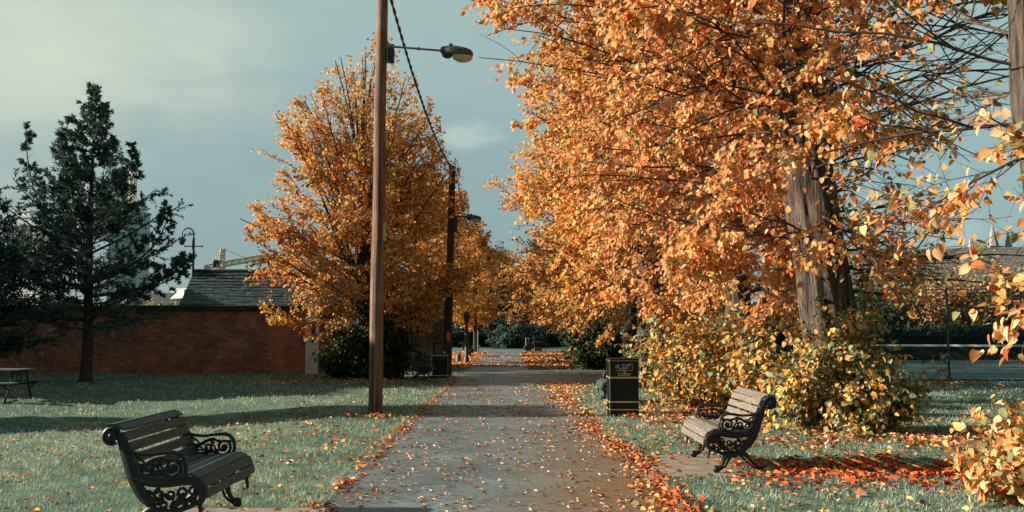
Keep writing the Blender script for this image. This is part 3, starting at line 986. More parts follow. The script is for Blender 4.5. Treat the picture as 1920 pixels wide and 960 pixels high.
def grass():
    rng = np.random.default_rng(5)
    bands = [(5.0, 8, 2100, .0042, .05), (8, 11, 1500, .0055, .05), (11, 15, 800, .0075, .052), (15, 20, 420, .011, .055), (20, 27, 180, .017, .06), (27, 34, 80, .024, .06)]
    VV = []; CC = []
    for (y0, y1, dens, w, h) in bands:
        xl = -.60 * y1 - .5; xr = .60 * y1 + .5
        n = int((xr - xl) * (y1 - y0) * dens)
        x = rng.uniform(xl, xr, n); y = rng.uniform(y0, y1, n)
        k = ~on_path(x, y)
        x, y = x[k], y[k]
        # tufty: drop blades from low-noise areas
        tuft = np.sin(x * 7.3 + 2 * np.sin(y * 3.1)) * np.sin(y * 6.7 + 1.7 * np.sin(x * 2.3)) + .6 * np.sin(x * 17 + y * 13)
        k = rng.random(len(x)) < .72 + .28 * tuft
        x, y, tuft = x[k], y[k], tuft[k]
        n = len(x)
        z = hgt(x, y)
        edge = np.exp(-np.minimum(np.abs(x + 1.73), np.abs(x - 1.49)) / .12)
        hh = h * rng.uniform(.35, 1.25, n) * (1 + .38 * tuft) * (1 + 1.0 * edge)
        a = rng.random(n) * 2 * PI
        ww = w * rng.uniform(.6, 1.2, n)
        ln = rng.normal(0, .55, (n, 2)) * hh[:, None]
        B = np.stack([x, y, z - .004], -1)
        sdv = np.stack([np.cos(a) * ww, np.sin(a) * ww, np.zeros(n)], -1) * .5
        tip = B + np.stack([ln[:, 0], ln[:, 1], hh], -1)
        VV.append(np.stack([B - sdv, B + sdv, tip], 1).reshape(-1, 3))
        pt = .5 * np.sin(x * 1.1 + 1.4 * np.sin(y * .8)) * np.sin(y * 1.3 + .9 * np.sin(x * .7)) + .5 * np.sin(x * 3.7 + y * 2.1) * np.sin(y * 3.3 - x * 1.2)
        c = palette(n, [((.33, .41, .30), .4), ((.50, .57, .45), .34), ((.17, .26, .16), .2), ((.48, .43, .29), .06)], rng, .2) * (1 + .30 * pt + .18 * tuft)[:, None] * np.stack([1 + .10 * pt, np.ones(n), 1 - .10 * pt], -1)
        CC.append(np.repeat(np.clip(c, .02, .9), 3, 0))
    V = np.concatenate(VV); C = np.concatenate(CC)
    o = np_mesh('grass', V, np.arange(len(V)).reshape(-1, 3), M['blade'], None, C)
    tag(o, 'short dewy grass of the lawns on both sides of the path', 'grass', kind='stuff')
grass()

# ------------------------------------------------------------------ fallen leaves (stuff)
FALL = [((.64, .26, .08), .34), ((.68, .40, .17), .28), ((.50, .10, .03), .18), ((.62, .36, .2), .14), ((.28, .11, .04), .08)]
REDFALL = [((.55, .10, .03), .4), ((.62, .2, .05), .3), ((.42, .05, .02), .2), ((.6, .34, .12), .1)]
PINKFALL = [((.66, .45, .32), .55), ((.66, .32, .16), .3), ((.5, .15, .07), .15)]


def fallen():
    rng = np.random.default_rng(11)
    parts = []

    def scatter(n, fx, fy, size, pal, tilt=.35, lift=.02):
        x = fx(n); y = fy(n)
        parts.append((x, y, np.full(n, size), pal, tilt, lift))
    U = rng.uniform
    # sparse over both lawns
    for n, y0, y1, s in ((620, 5.5, 11, .066), (1000, 11, 18, .066), (650, 18, 27, .06), (320, 27, 36, .055)):
        yy = U(y0, y1, n)
        for sgn in (-1, 1):
            xx = np.where(rng.random(n) < .6, 1.7 + np.abs(rng.normal(0, 2.6, n)), U(1.7, 12, n)) * sgn
            parts.append((xx, yy, np.full(n, s), FALL, .45, .03))
    # drifts along both path edges
    n = 1900; yy = 5 + 20 * rng.random(n) ** 1.2
    parts.append((1.44 + rng.normal(0, .11, n) + .0 * yy, yy, np.full(n, .065), REDFALL if False else FALL, .5, .02))
    n = 700; yy = U(5, 13, n)
    parts.append((1.46 + np.abs(rng.normal(0, .16, n)), yy, np.full(n, .065), REDFALL, .5, .025))
    n = 1100; yy = 5 + 24 * rng.random(n) ** 1.3
    parts.append((-1.70 + rng.normal(0, .08, n), yy, np.full(n, .06), FALL, .5, .02))
    n = 550; yy = U(13.5, 25, n)
    parts.append((1.25 + rng.normal(0, .22, n), yy, np.full(n, .07), FALL, .5, .02))
    n = 900; parts.append((1.45 + rng.normal(0, .35, n), rng.normal(25.2, .9, n), np.full(n, .07), GOLD, .5, .02))
    # curled leaves standing all over the path
    n = 5200; yy = 5 + 20 * rng.random(n) ** 1.4
    parts.append((U(-1.65, 1.45, n), yy, np.full(n, .055), PINKFALL, .8, -1))
    # red carpet under the right tree
    n = 2300; parts.append((rng.normal(4.6, .95, n), rng.normal(10.3, .5, n), np.full(n, .075), REDFALL, .5, .03))
    n = 1300; parts.append((rng.normal(5.6, 1.4, n), rng.normal(13.4, .8, n), np.full(n, .075), FALL, .5, .03))
    n = 900; parts.append((U(2.4, 7.5, n), U(7.0, 15, n), np.full(n, .07), FALL, .5, .03))
    n = 1300; parts.append((U(2.0, 4.5, n), U(15.5, 20, n), np.full(n, .08), FALL, .5, .03))
    # leaf pile by the foot of the lamp pole
    n = 140; parts.append((rng.normal(-2.5, .2, n), rng.normal(16.75, .12, n), np.full(n, .075), FALL, .6, .05))
    # under the left lime and along the far verges
    n = 700; parts.append((rng.normal(-5, 2.0, n), U(26.5, 29.5, n), np.full(n, .08), FALL, .5, .03))
    for sgn, x0, x1 in ((-1, 1.65, 5), (1, .75, 6.5)):
        n = 9000; parts.append((sgn * U(x0, x1, n), U(38, 66, n), np.full(n, .13), FALL, .4, .02))
    n = 1100; parts.append((U(-1.7, .8, n), np.where(rng.random(n) < .5, rng.normal(40.5, .5, n), U(43, 62, n)), np.full(n, .11), PINKFALL, .3, .01))
    n = 2500; parts.append((U(1.6, 4.4, n), rng.normal(38.2, .45, n), np.full(n, .12), FALL, .4, .02))
    n = 1600; parts.append((U(6.5, 14, n), U(26.6, 27.6, n), np.full(n, .08), FALL, .4, .03))
    keepers = []
    for (x, y, s, pal, tilt, lift) in parts:
        cl = np.sin(x * 3.1 + 1.9 * np.sin(y * 1.3)) * np.sin(y * 2.3 + 1.3 * np.sin(x * 1.7)) + .6 * np.sin(x * 8.3 + y * 5.1) * np.sin(y * 7.7 - x * 2.2)
        k = rng.random(len(x)) < np.clip(.72 + .62 * cl, .12, 1)
        keepers.append((x[k], y[k], s[k], pal, tilt, lift))
    parts = keepers
    X, S, C, Mi, No, Wd = [], [], [], [], [], []
    for (x, y, s, pal, tilt, lift) in parts:
        n = len(x)
        z = hgt(x, y) + max(lift, 0) * rng.uniform(.5, 1.3, n) + .008
        z = np.where((x > -1.7) & (x < 1.48), .012 + .006 * rng.random(n), z)
        Wd.append(np.full(n, .8) if lift >= 0 else rng.uniform(.08, .36, n)); lift = abs(lift) * .02 if lift < 0 else lift
        X.append(np.stack([x, y, z], -1)); S.append(s * rng.uniform(.55, 1.3, n)); C.append(palette(n, pal, rng, .2))
        a = rng.random(n) * 2 * PI
        Mi.append(np.stack([np.cos(a), np.sin(a), rng.normal(0, .25 * tilt, n) + .1], -1))
        No.append(np.stack([rng.normal(0, tilt, n), rng.normal(0, tilt, n), np.ones(n)], -1))
    o = leaves('fallen_leaves', np.concatenate(X), np.concatenate(Mi), np.concatenate(No), np.concatenate(S), np.concatenate(C), M['leaf_floor'], None, fold=.45, width=np.concatenate(Wd))
    tag(o, 'fallen orange and red leaves scattered over path and lawns', 'leaves', kind='stuff')
fallen()

# ================================================================== BENCHES
def bench_parts(root, slatm, length=1.25):
    def P(pts, y): return [(u, y, z) for u, z in pts]

    def arc(cu, cz, r, a0, a1, n=12, r1=None):
        out = []
        for i in range(n + 1):
            t = i / n; a = math.radians(a0 + (a1 - a0) * t); q = r + ((r1 if r1 is not None else r) - r) * t
            out.append((cu + q * math.cos(a), cz + q * math.sin(a)))
        return out

    def smooth(pts, n=5):
        out = []
        for i in range(len(pts) - 1):
            p0 = pts[max(i - 1, 0)]; p1 = pts[i]; p2 = pts[i + 1]; p3 = pts[min(i + 2, len(pts) - 1)]
            for k in range(n):
                t = k / n
                out.append(tuple(.5 * ((2 * p1[j]) + (-p0[j] + p2[j]) * t + (2 * p0[j] - 5 * p1[j] + 4 * p2[j] - p3[j]) * t * t + (-p0[j] + 3 * p1[j] - 3 * p2[j] + p3[j]) * t ** 3) for j in range(2)))
        out.append(pts[-1])
        return out
    for y in (0.0, length):
        mb = MB()
        q = [0.0]

        def rib(pts, w, d=.016, sm=True):
            q[0] += .0007
            if sm: pts = smooth(pts)
            if hasattr(w, '__len__'):
                w = [float(np.interp(i / (len(pts) - 1), np.linspace(0, 1, len(w)), w)) for i in range(len(pts))]
            mb.tube(P(pts, y), w, 8, True, d + q[0] % .006, (0, 1, 0))
        # back member and rolled top
        rib([(-.275, .835), (-.245, .76), (-.205, .65), (-.165, .53), (-.12, .42), (-.06, .33), (.02, .27)], [.028, .042, .05, .052, .05, .048, .04], .018)
        rib(arc(-.335, .81, .063, 25, 300, 16), .018, .02, False)
        mb.tube([(-.335, y - .024, .81), (-.335, y + .024, .81)], .048, 14)
        mb.ball((-.335, y, .81), .03, (1, 1.15, 1))
        # seat rail with rolled front
        rib([(-.15, .47), (-.02, .44), (.12, .435), (.25, .452), (.34, .45), (.395, .41), (.41, .34), (.385, .275)], [.03, .032, .034, .034, .036, .04, .034, .02], .02)
        rib([(.385, .275), (.395, .22), (.40, .17)], [.02, .017, .013], .013)
        # arm
        rib([(-.20, .70), (-.13, .672), (-.02, .662), (.09, .675), (.18, .678), (.245, .64), (.268, .56), (.25, .49), (.20, .45)], [.02, .016, .014, .015, .017, .018, .017, .018, .022], .018)
        rib(arc(.165, .56, .082, -150, 420, 34, .018), .0135, .012, False)
        mb.ball((.165, y, .56), .024)
        for (au, az_) in ((.115, .615), (.21, .505), (.10, .525), (.215, .61)): mb.ball((au, y, az_), .02, (1.3, .55, .8), 8, 5)
        rib(arc(.015, .555, .042, 200, 640, 22, .012), .012, .011, False)
        rib(arc(-.065, .54, .028, -40, 330, 14, .010), .010, .010, False)
        for (au, az_) in ((.05, .535), (-.03, .59), (-.10, .555), (.06, .60)): mb.ball((au, y, az_), .018, (1.3, .55, .8), 8, 5)
        rib([(-.15, .60), (-.08, .575), (-.01, .61), (.06, .63), (.12, .61)], [.01, .016, .014, .016, .008], .011)
        rib([(-.11, .50), (-.03, .495), (.05, .515), (.10, .50)], [.016, .02, .018, .012], .012)
        rib([(.05, .59), (.09, .54), (.08, .48)], .010, .011)
        rib([(-.16, .655), (-.10, .63), (-.06, .585)], .010, .010)
        rib([(.20, .47), (.275, .475), (.31, .46)], [.03, .026, .012], .017)
        rib([(-.12, .475), (.0, .462), (.12, .462), (.24, .478)], .024, .013)
        # pierced apron under the seat
        for (cu, cz, r) in ((.06, .35, .045), (.15, .345, .042), (.24, .365, .045), (.325, .375, .038), (-.03, .345, .035), (.10, .272, .036), (.18, .268, .034), (.26, .29, .032), (.33, .30, .026), (.04, .29, .025)):
            rib(arc(cu, cz, r, 30 + 900 * cu, 480 + 900 * cu, 18, r * .35), .0115, .010, False)
            mb.ball((cu + .3 * r, y, cz - .75 * r), .016, (1.4, .6, .8), 8, 5)
        for (a, b_) in (((.06, .35), (.10, .27)), ((.15, .34), (.18, .27)), ((.24, .36), (.26, .29)), ((.105, .35), (.05, .30)), ((.2, .36), (.22, .28)), ((.0, .36), (.03, .29))):
            rib([a, ((a[0] + b_[0]) / 2 + .012, (a[1] + b_[1]) / 2), b_], .009, .009)
        rib([(-.07, .33), (.0, .25), (.08, .215), (.17, .21), (.26, .235), (.34, .265), (.39, .30)], [.03, .026, .026, .026, .02, .017, .014], .017)
        mb.ball((.10, y, .20), .03, (1.3, .7, 1))
        # legs and ball feet
        rib([(.16, .225), (.20, .19), (.225, .13), (.25, .085), (.29, .055)], [.03, .03, .022, .02, .024], .018)
        rib([(.12, .21), (.165, .15), (.2, .085), (.27, .035)], [.014, .012, .011, .012], .013)
        mb.ball((.305, y, .045), .046, (1, .62, 1))
        rib([(.03, .25), (-.05, .20), (-.11, .13), (-.18, .075), (-.25, .06)], [.034, .028, .02, .018, .022], .018)
        rib([(.04, .215), (-.04, .14), (-.12, .07), (-.22, .03)], [.014, .012, .011, .012], .013)
        mb.ball((-.262, y, .046), .045, (1, .62, 1))
        mb.build('end_frame', M['iron'], root, smooth=50)
        o = root.children[-1]

    def slats(name, items):
        mb = MB()
        for (u, z, ang, w, t) in items:
            a = math.radians(ang)
            ca, sa = math.cos(a), math.sin(a)
            c = .25 * t
            pr = [(-w / 2 + c, -t / 2), (w / 2 - c, -t / 2), (w / 2, -t / 2 + c), (w / 2, t / 2 - c * 1.3), (w / 2 - c * 1.3, t / 2), (-w / 2 + c * 1.3, t / 2), (-w / 2, t / 2 - c * 1.3), (-w / 2, -t / 2 + c)]
            jit = rnd.uniform(-.003, .003)
            mb.prism(pr, -.012, length + .012, lambda p, q_, h: (u + p * ca - q_ * sa, h, z + p * sa + q_ * ca + jit))
        mb.build(name, slatm, root)
    slats('seat', [(-.03, .487, -3, .088, .022), (.07, .482, 2, .088, .022), (.165, .488, 5, .088, .022), (.258, .502, 3, .088, .022), (.348, .495, -24, .086, .022), (.418, .44, -62, .082, .022), (.447, .36, -84, .078, .022)])
    slats('backrest', [(-.105, .545, 108, .076, .02), (-.142, .635, 111, .078, .02), (-.178, .725, 113, .078, .02), (-.217, .81, 116, .078, .02), (-.262, .878, 148, .072, .02), (-.335, .896, 186, .074, .02)])


BG = 'scrolled cast iron park benches'
def bench(label, x, y, faces_left, slatm):
    o = tag(empty('park_bench', (x, y, hz(x, y) if abs(x) > 2.9 else .012)), label, 'bench', BG)
    bench_parts(o, slatm)
    o.scale = (.955, 1, .955)
    if faces_left:
        o.rotation_euler = (0, 0, PI); o.location.y = y + 1.25
    return o

bench('black scroll-ended park bench with damp slats toned dark as in shade, on the near left lawn', -2.73, 7.12, False, M['slat_damp_shaded'])
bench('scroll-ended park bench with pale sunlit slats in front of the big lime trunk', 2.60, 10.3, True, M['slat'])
bench('park bench mostly hidden behind the litter bin with Litter lettering', 2.40, 19.6, True, M['slat_damp_shaded'])
bench('dark park bench in the shade left of the bin by the second pole', -2.85, 29.0, False, M['slat_damp_shaded'])
bench('small far park bench behind the dark steel column on the left verge', -2.5, 54.0, False, M['slat_damp_shaded'])
bench('small far park bench facing the path on the right verge near its end', 1.45, 62.0, True, M['slat_damp_shaded'])

# ================================================================== LITTER BINS
def text_mesh(txt, size, name, m, parent, loc, rot):
    cu = bpy.data.curves.new(name, 'FONT')
    cu.body = txt; cu.size = size; cu.extrude = .0015; cu.align_x = 'CENTER'; cu.align_y = 'CENTER'
    to = bpy.data.objects.new(name, cu); COL.objects.link(to)
    dg = bpy.context.evaluated_depsgraph_get(); dg.update()
    me = bpy.data.meshes.new_from_object(to.evaluated_get(dg))
    bpy.data.objects.remove(to); bpy.data.curves.remove(cu)
    me.materials.clear(); me.materials.append(m); me.name = name
    o = bpy.data.objects.new(name, me); COL.objects.link(o)
    o.parent = parent; o.location = loc; o.rotation_euler = rot
    return o


def litter_bin(label, x, y, w=.54, d=.5, h=1.06, full=True):
    r = tag(empty('litter_bin', (x, y, 0)), label, 'litter bin', 'black litter bins beside the path')
    mb = MB().box((0, d / 2, (h - .03) / 2), (w, d, h - .03))
    mb.build('body', M['bin'], r, bevel=.012)
    MB().box((0, d / 2, h - .012), (w + .018, d + .018, .034)).build('lid', M['bin'], r, bevel=.010)
    MB().box((0, d / 2, h - .034), (w + .006, d + .006, .008)).build('gold_trim', M['gold'], r)
    for zz in (.13, .27, .715):
        mb = MB()
        t = .004
        zc, hh = zz, (.028 if zz > .2 else .02)
        mb.box((0, -t / 2 + .001, zc), (w + 2 * t, t, hh)).box((0, d + t / 2 - .001, zc), (w + 2 * t, t, hh))
        mb.box((-w / 2 - t / 2 + .001, d / 2, zc), (t, d - .004, hh)).box((w / 2 + t / 2 - .001, d / 2, zc), (t, d - .004, hh))
        mb.build('gold_band', M['gold'], r)
    if full:
        # worn printed emblem: an open hand dropping litter, over a thin gold rule
        em = MB()
        f = lambda u, v, q: (u, -q, v)
        em.prism([(-.17, .915), (-.145, .945), (-.10, .965), (-.085, .945), (-.10, .93), (-.075, .915), (-.09, .895), (-.125, .885), (-.16, .895)], .001, .004, f)
        em.prism([(-.03, .965), (.02, .955), (.075, .968), (.13, .975), (.15, .965), (.12, .95), (.10, .93), (.05, .918), (.0, .925), (-.05, .945)], .001, .004, f)
        em.prism([(-.045, .915), (.01, .905), (.06, .912), (.09, .905), (.075, .885), (.04, .868), (-.01, .862), (-.04, .872), (-.06, .895)], .001, .004, f)
        em.prism([(-.10, .875), (-.07, .885), (-.05, .868), (-.06, .852), (-.09, .855)], .001, .004, f)
        em.prism([(-.03, .835), (.0, .85), (.03, .838), (.045, .80), (.02, .775), (-.005, .80)], .001, .004, f)
        em.build('emblem', M['silver'], r)
        ln = MB()
        ln.prism([(-.155, .842), (.155, .842), (.155, .850), (-.155, .850)], .001, .005, f)
        ln.prism([(.148, .852), (.155, .852), (.155, .965), (.148, .965)], .001, .005, f)
        ln.build('gold_rule', M['gold'], r)
        text_mesh('Litter', .105, 'lettering', M['gold'], r, (.01, -.0035, .778), (PI / 2, 0, 0))
    return r

litter_bin('black litter bin with gold bands and the word Litter, standing on the right verge', 2.13, 17.0)
# hooded bin by the second pole: posts carry a flat lid over an open gap
def hooded_bin(label, x, y, w=.52, d=.5):
    r = tag(empty('litter_bin', (x, y, 0)), label, 'litter bin', 'black litter bins beside the path')
    MB().box((0, d / 2, .40), (w, d, .80)).build('body', M['bin'], r, bevel=.01)
    for sx in (-1, 1):
        for yy in (.03, d - .03):
            MB().box((sx * (w / 2 - .03), yy, .96), (.04, .04, .32)).build('lid_post', M['bin'], r)
    MB().box((0, d / 2, 1.145), (w + .02, d + .02, .05)).build('lid', M['bin'], r, bevel=.012)
    for zz in (.09, .745):
        MB().box((0, d / 2, zz), (w + .012, d + .012, .026)).build('gold_band', M['gold'], r)
    return r
hooded_bin('black hooded litter bin with open sides, at the foot of the second pole', -2.28, 30.4, w=.50)
litter_bin('small far litter bin with gold bands at the right end of the path', 2.1, 66.0, full=False)

# ================================================================== LAMP POLES AND CABLE
def pole_pts(bx, by, px_top, py_top, d_):
    t = at(px_top, py_top, d_)
    return (bx, by, -.3), tuple(t)


b0 = G(703, 779)
top0 = at(717.5, -40, b0[1])
P0 = tag(empty('lamp_pole', (b0[0], b0[1], 0)), 'tall weathered brown timber pole with a street lamp arm on the left lawn', 'lamp pole', 'timber lamp poles along the path')
n = 14
pts = [(b0[0] + (top0[0] - b0[0]) * k / n + .006 * math.sin(k * 1.1), b0[1], -.25 + (top0[2] + .25) * k / n) for k in range(n + 1)]
MB().tube(pts, [.135 - .03 * k / n for k in range(n + 1)], 22).build('pole', M['pole'], P0, smooth=60, origin=(b0[0], b0[1], 0))
Y0 = b0[1]
org = (b0[0], b0[1], 0)
a0 = at(730, 87, Y0 - .02); a1 = at(828, 95, Y0 - .02)
pole_x = lambda z: b0[0] + (top0[0] - b0[0]) * z / top0[2]
MB().box((a0[0] + .015, Y0 - .02, a0[2]), (.16, .09, .075)).box((a0[0] - .03, Y0 - .02, a0[2] - .12), (.035, .10, .40)).build('bracket', M['steel_grey'], P0, bevel=.006, origin=org)
MB().box((a0[0] + .045, Y0 - .03, a0[2] - .19), (.105, .11, .27)).box((a0[0] + .045, Y0 - .09, a0[2] - .19), (.06, .012, .16)).build('control_box', M['steel_dark'], P0, bevel=.008, origin=org)
mb = MB().tube([tuple(a0), tuple(a1)], .021, 10)
mid = (a0 * .44 + a1 * .56)
mb.tube([tuple(mid + (a0 - a1) * .02), tuple(mid - (a0 - a1) * .02)], .034, 10)
mb.build('arm', M['steel_grey'], P0, smooth=40, origin=org)
# lamp head in its own frame along the arm
hd = empty('lamp_head', (0, 0, 0)); hd.parent = P0
ax = (a1 - a0) / np.linalg.norm(a1 - a0)
bpy.data.objects.remove(hd)
Xa = Vector(ax); Ya = Vector((0, 1, 0)); Za = Xa.cross(Ya); Za.normalize()
if Za.z < 0: Za = -Za


def head_frame(o3):
    return lambda u, v, w: tuple(Vector([float(q) for q in o3]) + Xa * u + Ya * v + Za * w)


def lamp_head(parent, base, origin, s=1.0):
    fr = head_frame(base)
    mb = MB()
    secs = [(0, .055, -.035, .045), (.03, .085, -.06, .075), (.16, .115, -.07, .10), (.30, .135, -.075, .105), (.48, .13, -.075, .085), (.58, .105, -.07, .055), (.63, .06, -.06, .0)]
    vs = []; k_ = 12
    for (u, wy, z0, z1) in secs:
        for k in range(k_):
            a = 2 * PI * k / k_
            ca, sa = math.cos(a), math.sin(a)
            vy = wy * (abs(ca) ** .6) * (1 if ca >= 0 else -1)
            vz = (z1 if sa >= 0 else -z0) * (abs(sa) ** .6) * (1 if sa >= 0 else -1)
            vs.append(fr(u * s, vy * s, vz * s))
    fs = []
    for i in range(len(secs) - 1):
        for k in range(k_):
            k2 = (k + 1) % k_
            fs.append((i * k_ + k, i * k_ + k2, (i + 1) * k_ + k2, (i + 1) * k_ + k))
    fs += [tuple(range(k_))[::-1], tuple((len(secs) - 1) * k_ + k for k in range(k_))]
    mb.add(vs, fs)
    body = mb.build('lamp_head', M['lamp_body'], parent, smooth=45, origin=origin)
    mb = MB()
    for (u0, u1, wy, dz, nm) in ((.245, .625, .115, .155, 'lens'), (.04, .235, .085, .095, 'gear_cover')):
        m_ = MB(); vs = []; fs = []
        nu, nv = 8, 8
        for i in range(nu + 1):
            t = i / nu
            for k in range(nv + 1):
                a = -PI * k / nv
                prof = math.sin(PI * min(max(.06 + .9 * t, 0), 1)) ** .45
                vs.append(fr((u0 + (u1 - u0) * t) * s, math.cos(a) * wy * prof * s, (-.066 + math.sin(a) * (dz - .02) * prof) * s))
        for i in range(nu):
            for k in range(nv):
                p = i * (nv + 1) + k
                fs.append((p, p + 1, p + nv + 2, p + nv + 1))
        m_.add(vs, fs)
        m_.build(nm, M['lens'] if nm == 'lens' else M['steel_dark'], body, smooth=60, origin=origin)
    m_ = MB().tube([fr(.19 * s, 0, .09 * s), fr(.19 * s, 0, .15 * s)], .035 * s, 10)
    m_.build('photocell', M['steel_dark'], body, smooth=40, origin=origin)
    return body

lamp_head(P0, a1 + np.array([-.02, 0, 0]), org)
tg = at(721, 434, Y0 - .145)
MB().box((float(tg[0]), Y0 - .128, float(tg[2])), (.055, .012, .34)).build('plate', M['tag'], P0, origin=org)

# second pole
Y1 = 31.6
b1 = at(838, 705, Y1); top1 = at(848.5, 316, Y1)
P1 = tag(empty('lamp_pole', (b1[0], Y1, 0)), 'dark second lamp pole with a faded red plate, behind the hooded bin', 'lamp pole', 'timber lamp poles along the path')
org1 = (b1[0], Y1, 0)
n = 10
pts = [(b1[0] + (top1[0] - b1[0]) * k / n, Y1, -.25 + (top1[2] + .25) * k / n) for k in range(n + 1)]
MB().tube(pts, [.155 - .045 * k / n for k in range(n + 1)], 16).build('pole', M['barkdark'], P1, smooth=60, origin=org1)
c0 = at(851, 406, Y1 - .1); c1 = at(874, 406.5, Y1 - .1)
MB().tube([tuple(c0), tuple(c1)], .025, 8).build('arm', M['steel_dark'], P1, origin=org1)
MB().box((c0[0] + .06, Y1 - .1, c0[2] - .28), (.14, .14, .5)).build('control_box', M['steel_dark'], P1, bevel=.01, origin=org1)
lamp_head(P1, c1, org1, .85)
rs = at(841, 631, Y1 - .2)
MB().box((rs[0], Y1 - .185, rs[2]), (.13, .012, .30)).build('sign_plate', M['red'], P1, origin=org1)
mb = MB()
for k in range(4):
    mb.tube([(top1[0] - .06 + .04 * k, Y1 - .02, top1[2] - .1), (top1[0] - .11 + .07 * k, Y1 - .05, top1[2] + .16 - .03 * k)], .03, 8)
mb.build('cable_fitting', M['steel_dark'], P1, origin=org1)
# down-lead from the second pole
mb = MB()
q0 = at(855, 322, Y1 - .1); q1 = at(893, 462, Y1 + 14)
pts = []
for k in range(17):
    t = k / 16
    p = q0 * (1 - t) + q1 * t; p[2] -= .5 * 4 * t * (1 - t)
    pts.append(tuple(p))
tag(mb.tube(pts, .018, 6).build('overhead_cable', M['cable'], origin=pts[0]), 'thin overhead cable running on from the second pole into the trees', 'cable', 'overhead cables')
# twisted supply cable between the poles
p0 = np.array([top0[0] + .06, Y0, top0[2] - .02]); p1 = np.array([top1[0], Y1, top1[2] + .02])
ctr = []
for k in range(121):
    t = k / 120
    p = p0 * (1 - t) + p1 * t; p[2] -= 1.05 * 4 * t * (1 - t) * .5
    ctr.append(p)
mb = MB()
for ph in (0, PI):
    pts = []
    for k, p in enumerate(ctr):
        a = k * 1.05 + ph
        pts.append((p[0] + .017 * math.cos(a), p[1], p[2] + .017 * math.sin(a)))
    mb.tube(pts, .0185, 6)
tag(mb.build('overhead_cable', M['cable'], smooth=60, origin=tuple(p0)), 'thick twisted black cable sagging between the two timber lamp poles', 'cable', 'overhead cables')

# ================================================================== SMALL POSTS DOWN THE PATH
def post(name, label, cat, x, y, h, r, m, head=None):
    o = tag(empty(name, (x, y, 0)), label, cat)
    MB().lathe([(r * 1.5, -.1), (r * 1.5, .25), (r, .32), (r * .9, h)], sides=12).build('shaft', m, o, smooth=50)
    if head: head(o, h)
    return o


def col_head(o, h):
    MB().lathe([(.07, h - .45), (.13, h - .38), (.15, h - .1), (.17, h - .08), (.10, h + .08), (.02, h + .16)], sides=12).build('lantern', M['steel_dark'], o, smooth=40)
post('lamp_column', 'short dark steel lamp column left of the path in front of the orange trees', 'lamp column', -2.0, 43.5, 2.35, .09, M['steel_dark'], col_head)
o = tag(empty('bollard', (-2.4, 43.8, 0)), 'low dark wooden bollard beside the steel lamp column', 'bollard')
MB().lathe([(.13, -.1), (.13, .34), (.11, .40), (.06, .45)], sides=10).build('post', M['slat_far'], o, smooth=40)
o = tag(empty('thin_post', (-2.08, 62, 0)), 'thin pale post beside the slim trunk at the far left of the path', 'post')
MB().lathe([(.05, -.1), (.05, 1.5), (.02, 1.55)], sides=8).build('shaft', M['steel_grey'], o)
for i, px in enumerate((986.5, 991)):
    p = at(px, 650, 69)
    o = tag(empty('sign_post', (p[0], 69, 0)), ('left one' if i == 0 else 'right one') + ' of two short grey posts behind the far right bench', 'post', 'two grey posts at the path end')
    MB().lathe([(.055, -.1), (.055, .95 + .0 * i), (.03, 1.0)], sides=8).build('shaft', M['steel_grey'], o)
# hoop cycle stand
o = tag(empty('cycle_stand', (1.9, 42.6, 0)), 'low dark hooped cycle stand among orange leaves on the right verge', 'cycle stand')
for yy, s in ((0, 1.0), (.35, .92)):
    pts = [(-.46 * s, yy, -.1), (-.45 * s, yy, .1), (-.30 * s, yy, .32), (-.16 * s, yy, .36), (.16 * s, yy, .36), (.30 * s, yy, .32), (.45 * s, yy, .1), (.46 * s, yy, -.1)]
    MB().tube(pts, .022, 8).build('hoop', M['steel_dark'], o, smooth=50)

# ================================================================== PICNIC TABLE
def picnic():
    p = G(8, 756, hz(-11.2, 21.5))
    X, Y = -12.3, float(p[1]) + .55
    o = tag(empty('picnic_table', (X, Y, hz(X, Y)), -.04), 'grey-green picnic table with joined bench seats on the shaded lawn at the left edge', 'picnic table')
    mb = MB()
    for k in range(5): mb.box((0, -.3 + k * .15, .74), (1.5, .14, .04))
    mb.build('tabletop', M['slat_far'], o, bevel=.006)
    for sy in (-1, 1):
        mb = MB()
        for k in range(2): mb.box((0, sy * (.62 + k * .13), .45), (1.75, .12, .04))
        mb.build('seat', M['slat_far'], o, bevel=.006)
    for sx in (-1, 1):
        mb = MB()
        x = sx * .55
        for sy in (-1, 1):
            mb.tube([(x, sy * .25, .72), (x, sy * .33, .55), (x, sy * .42, .3), (x, sy * .56, 0)], .028, 6)
            mb.tube([(x, sy * .42, .28), (x, sy * .58, .34), (x, sy * .68, .43)], .02, 6)
        mb.box((x, 0, .405), (.05, 1.5, .05))
        mb.box((x, 0, .695), (.05, .7, .05))
        mb.tube([(x, .0 + .09 * math.cos(a * PI / 6), .56 + .09 * math.sin(a * PI / 6)) for a in range(13)], .014, 6)
        mb.build('leg_frame', M['iron'], o, smooth=40)
picnic()

# ================================================================== BRICK WALL, HUT, PIER
YW = 33.4
o = tag(empty('brick_wall', (-16, YW, 0)), 'long old red brick garden wall with a dark coping across the left lawn', 'brick wall')
x0, x1 = -32.0, -7.42
MB().box(((x0 + x1) / 2 + 16, .16, 1.0), (x1 - x0, .32, 2.6)).build('wall', M['brick'], o)
mb = MB()
xx = x0
while xx < x1 - .1:
    w = min(.9, x1 - xx)
    mb.box((xx + w / 2 + 16, .15, 2.30 + .09 + rnd.uniform(-.006, .006)), (w - .012, .52, .19)); xx += w
mb.build('coping', M['coping'], o, bevel=.015)
o = tag(empty('side_door', (-7.18, YW - .02, 0)), 'narrow flaking white board panel at the right end of the red brick wall', 'door panel')
MB().box((0, .05, 1.05), (.42, .07, 2.1)).build('board', M['paleboard'], o, bevel=.006)
MB().box((.07, .008, 1.55), (.13, .03, .85)).build('dark_panel', M['darkboard'], o, bevel=.004)
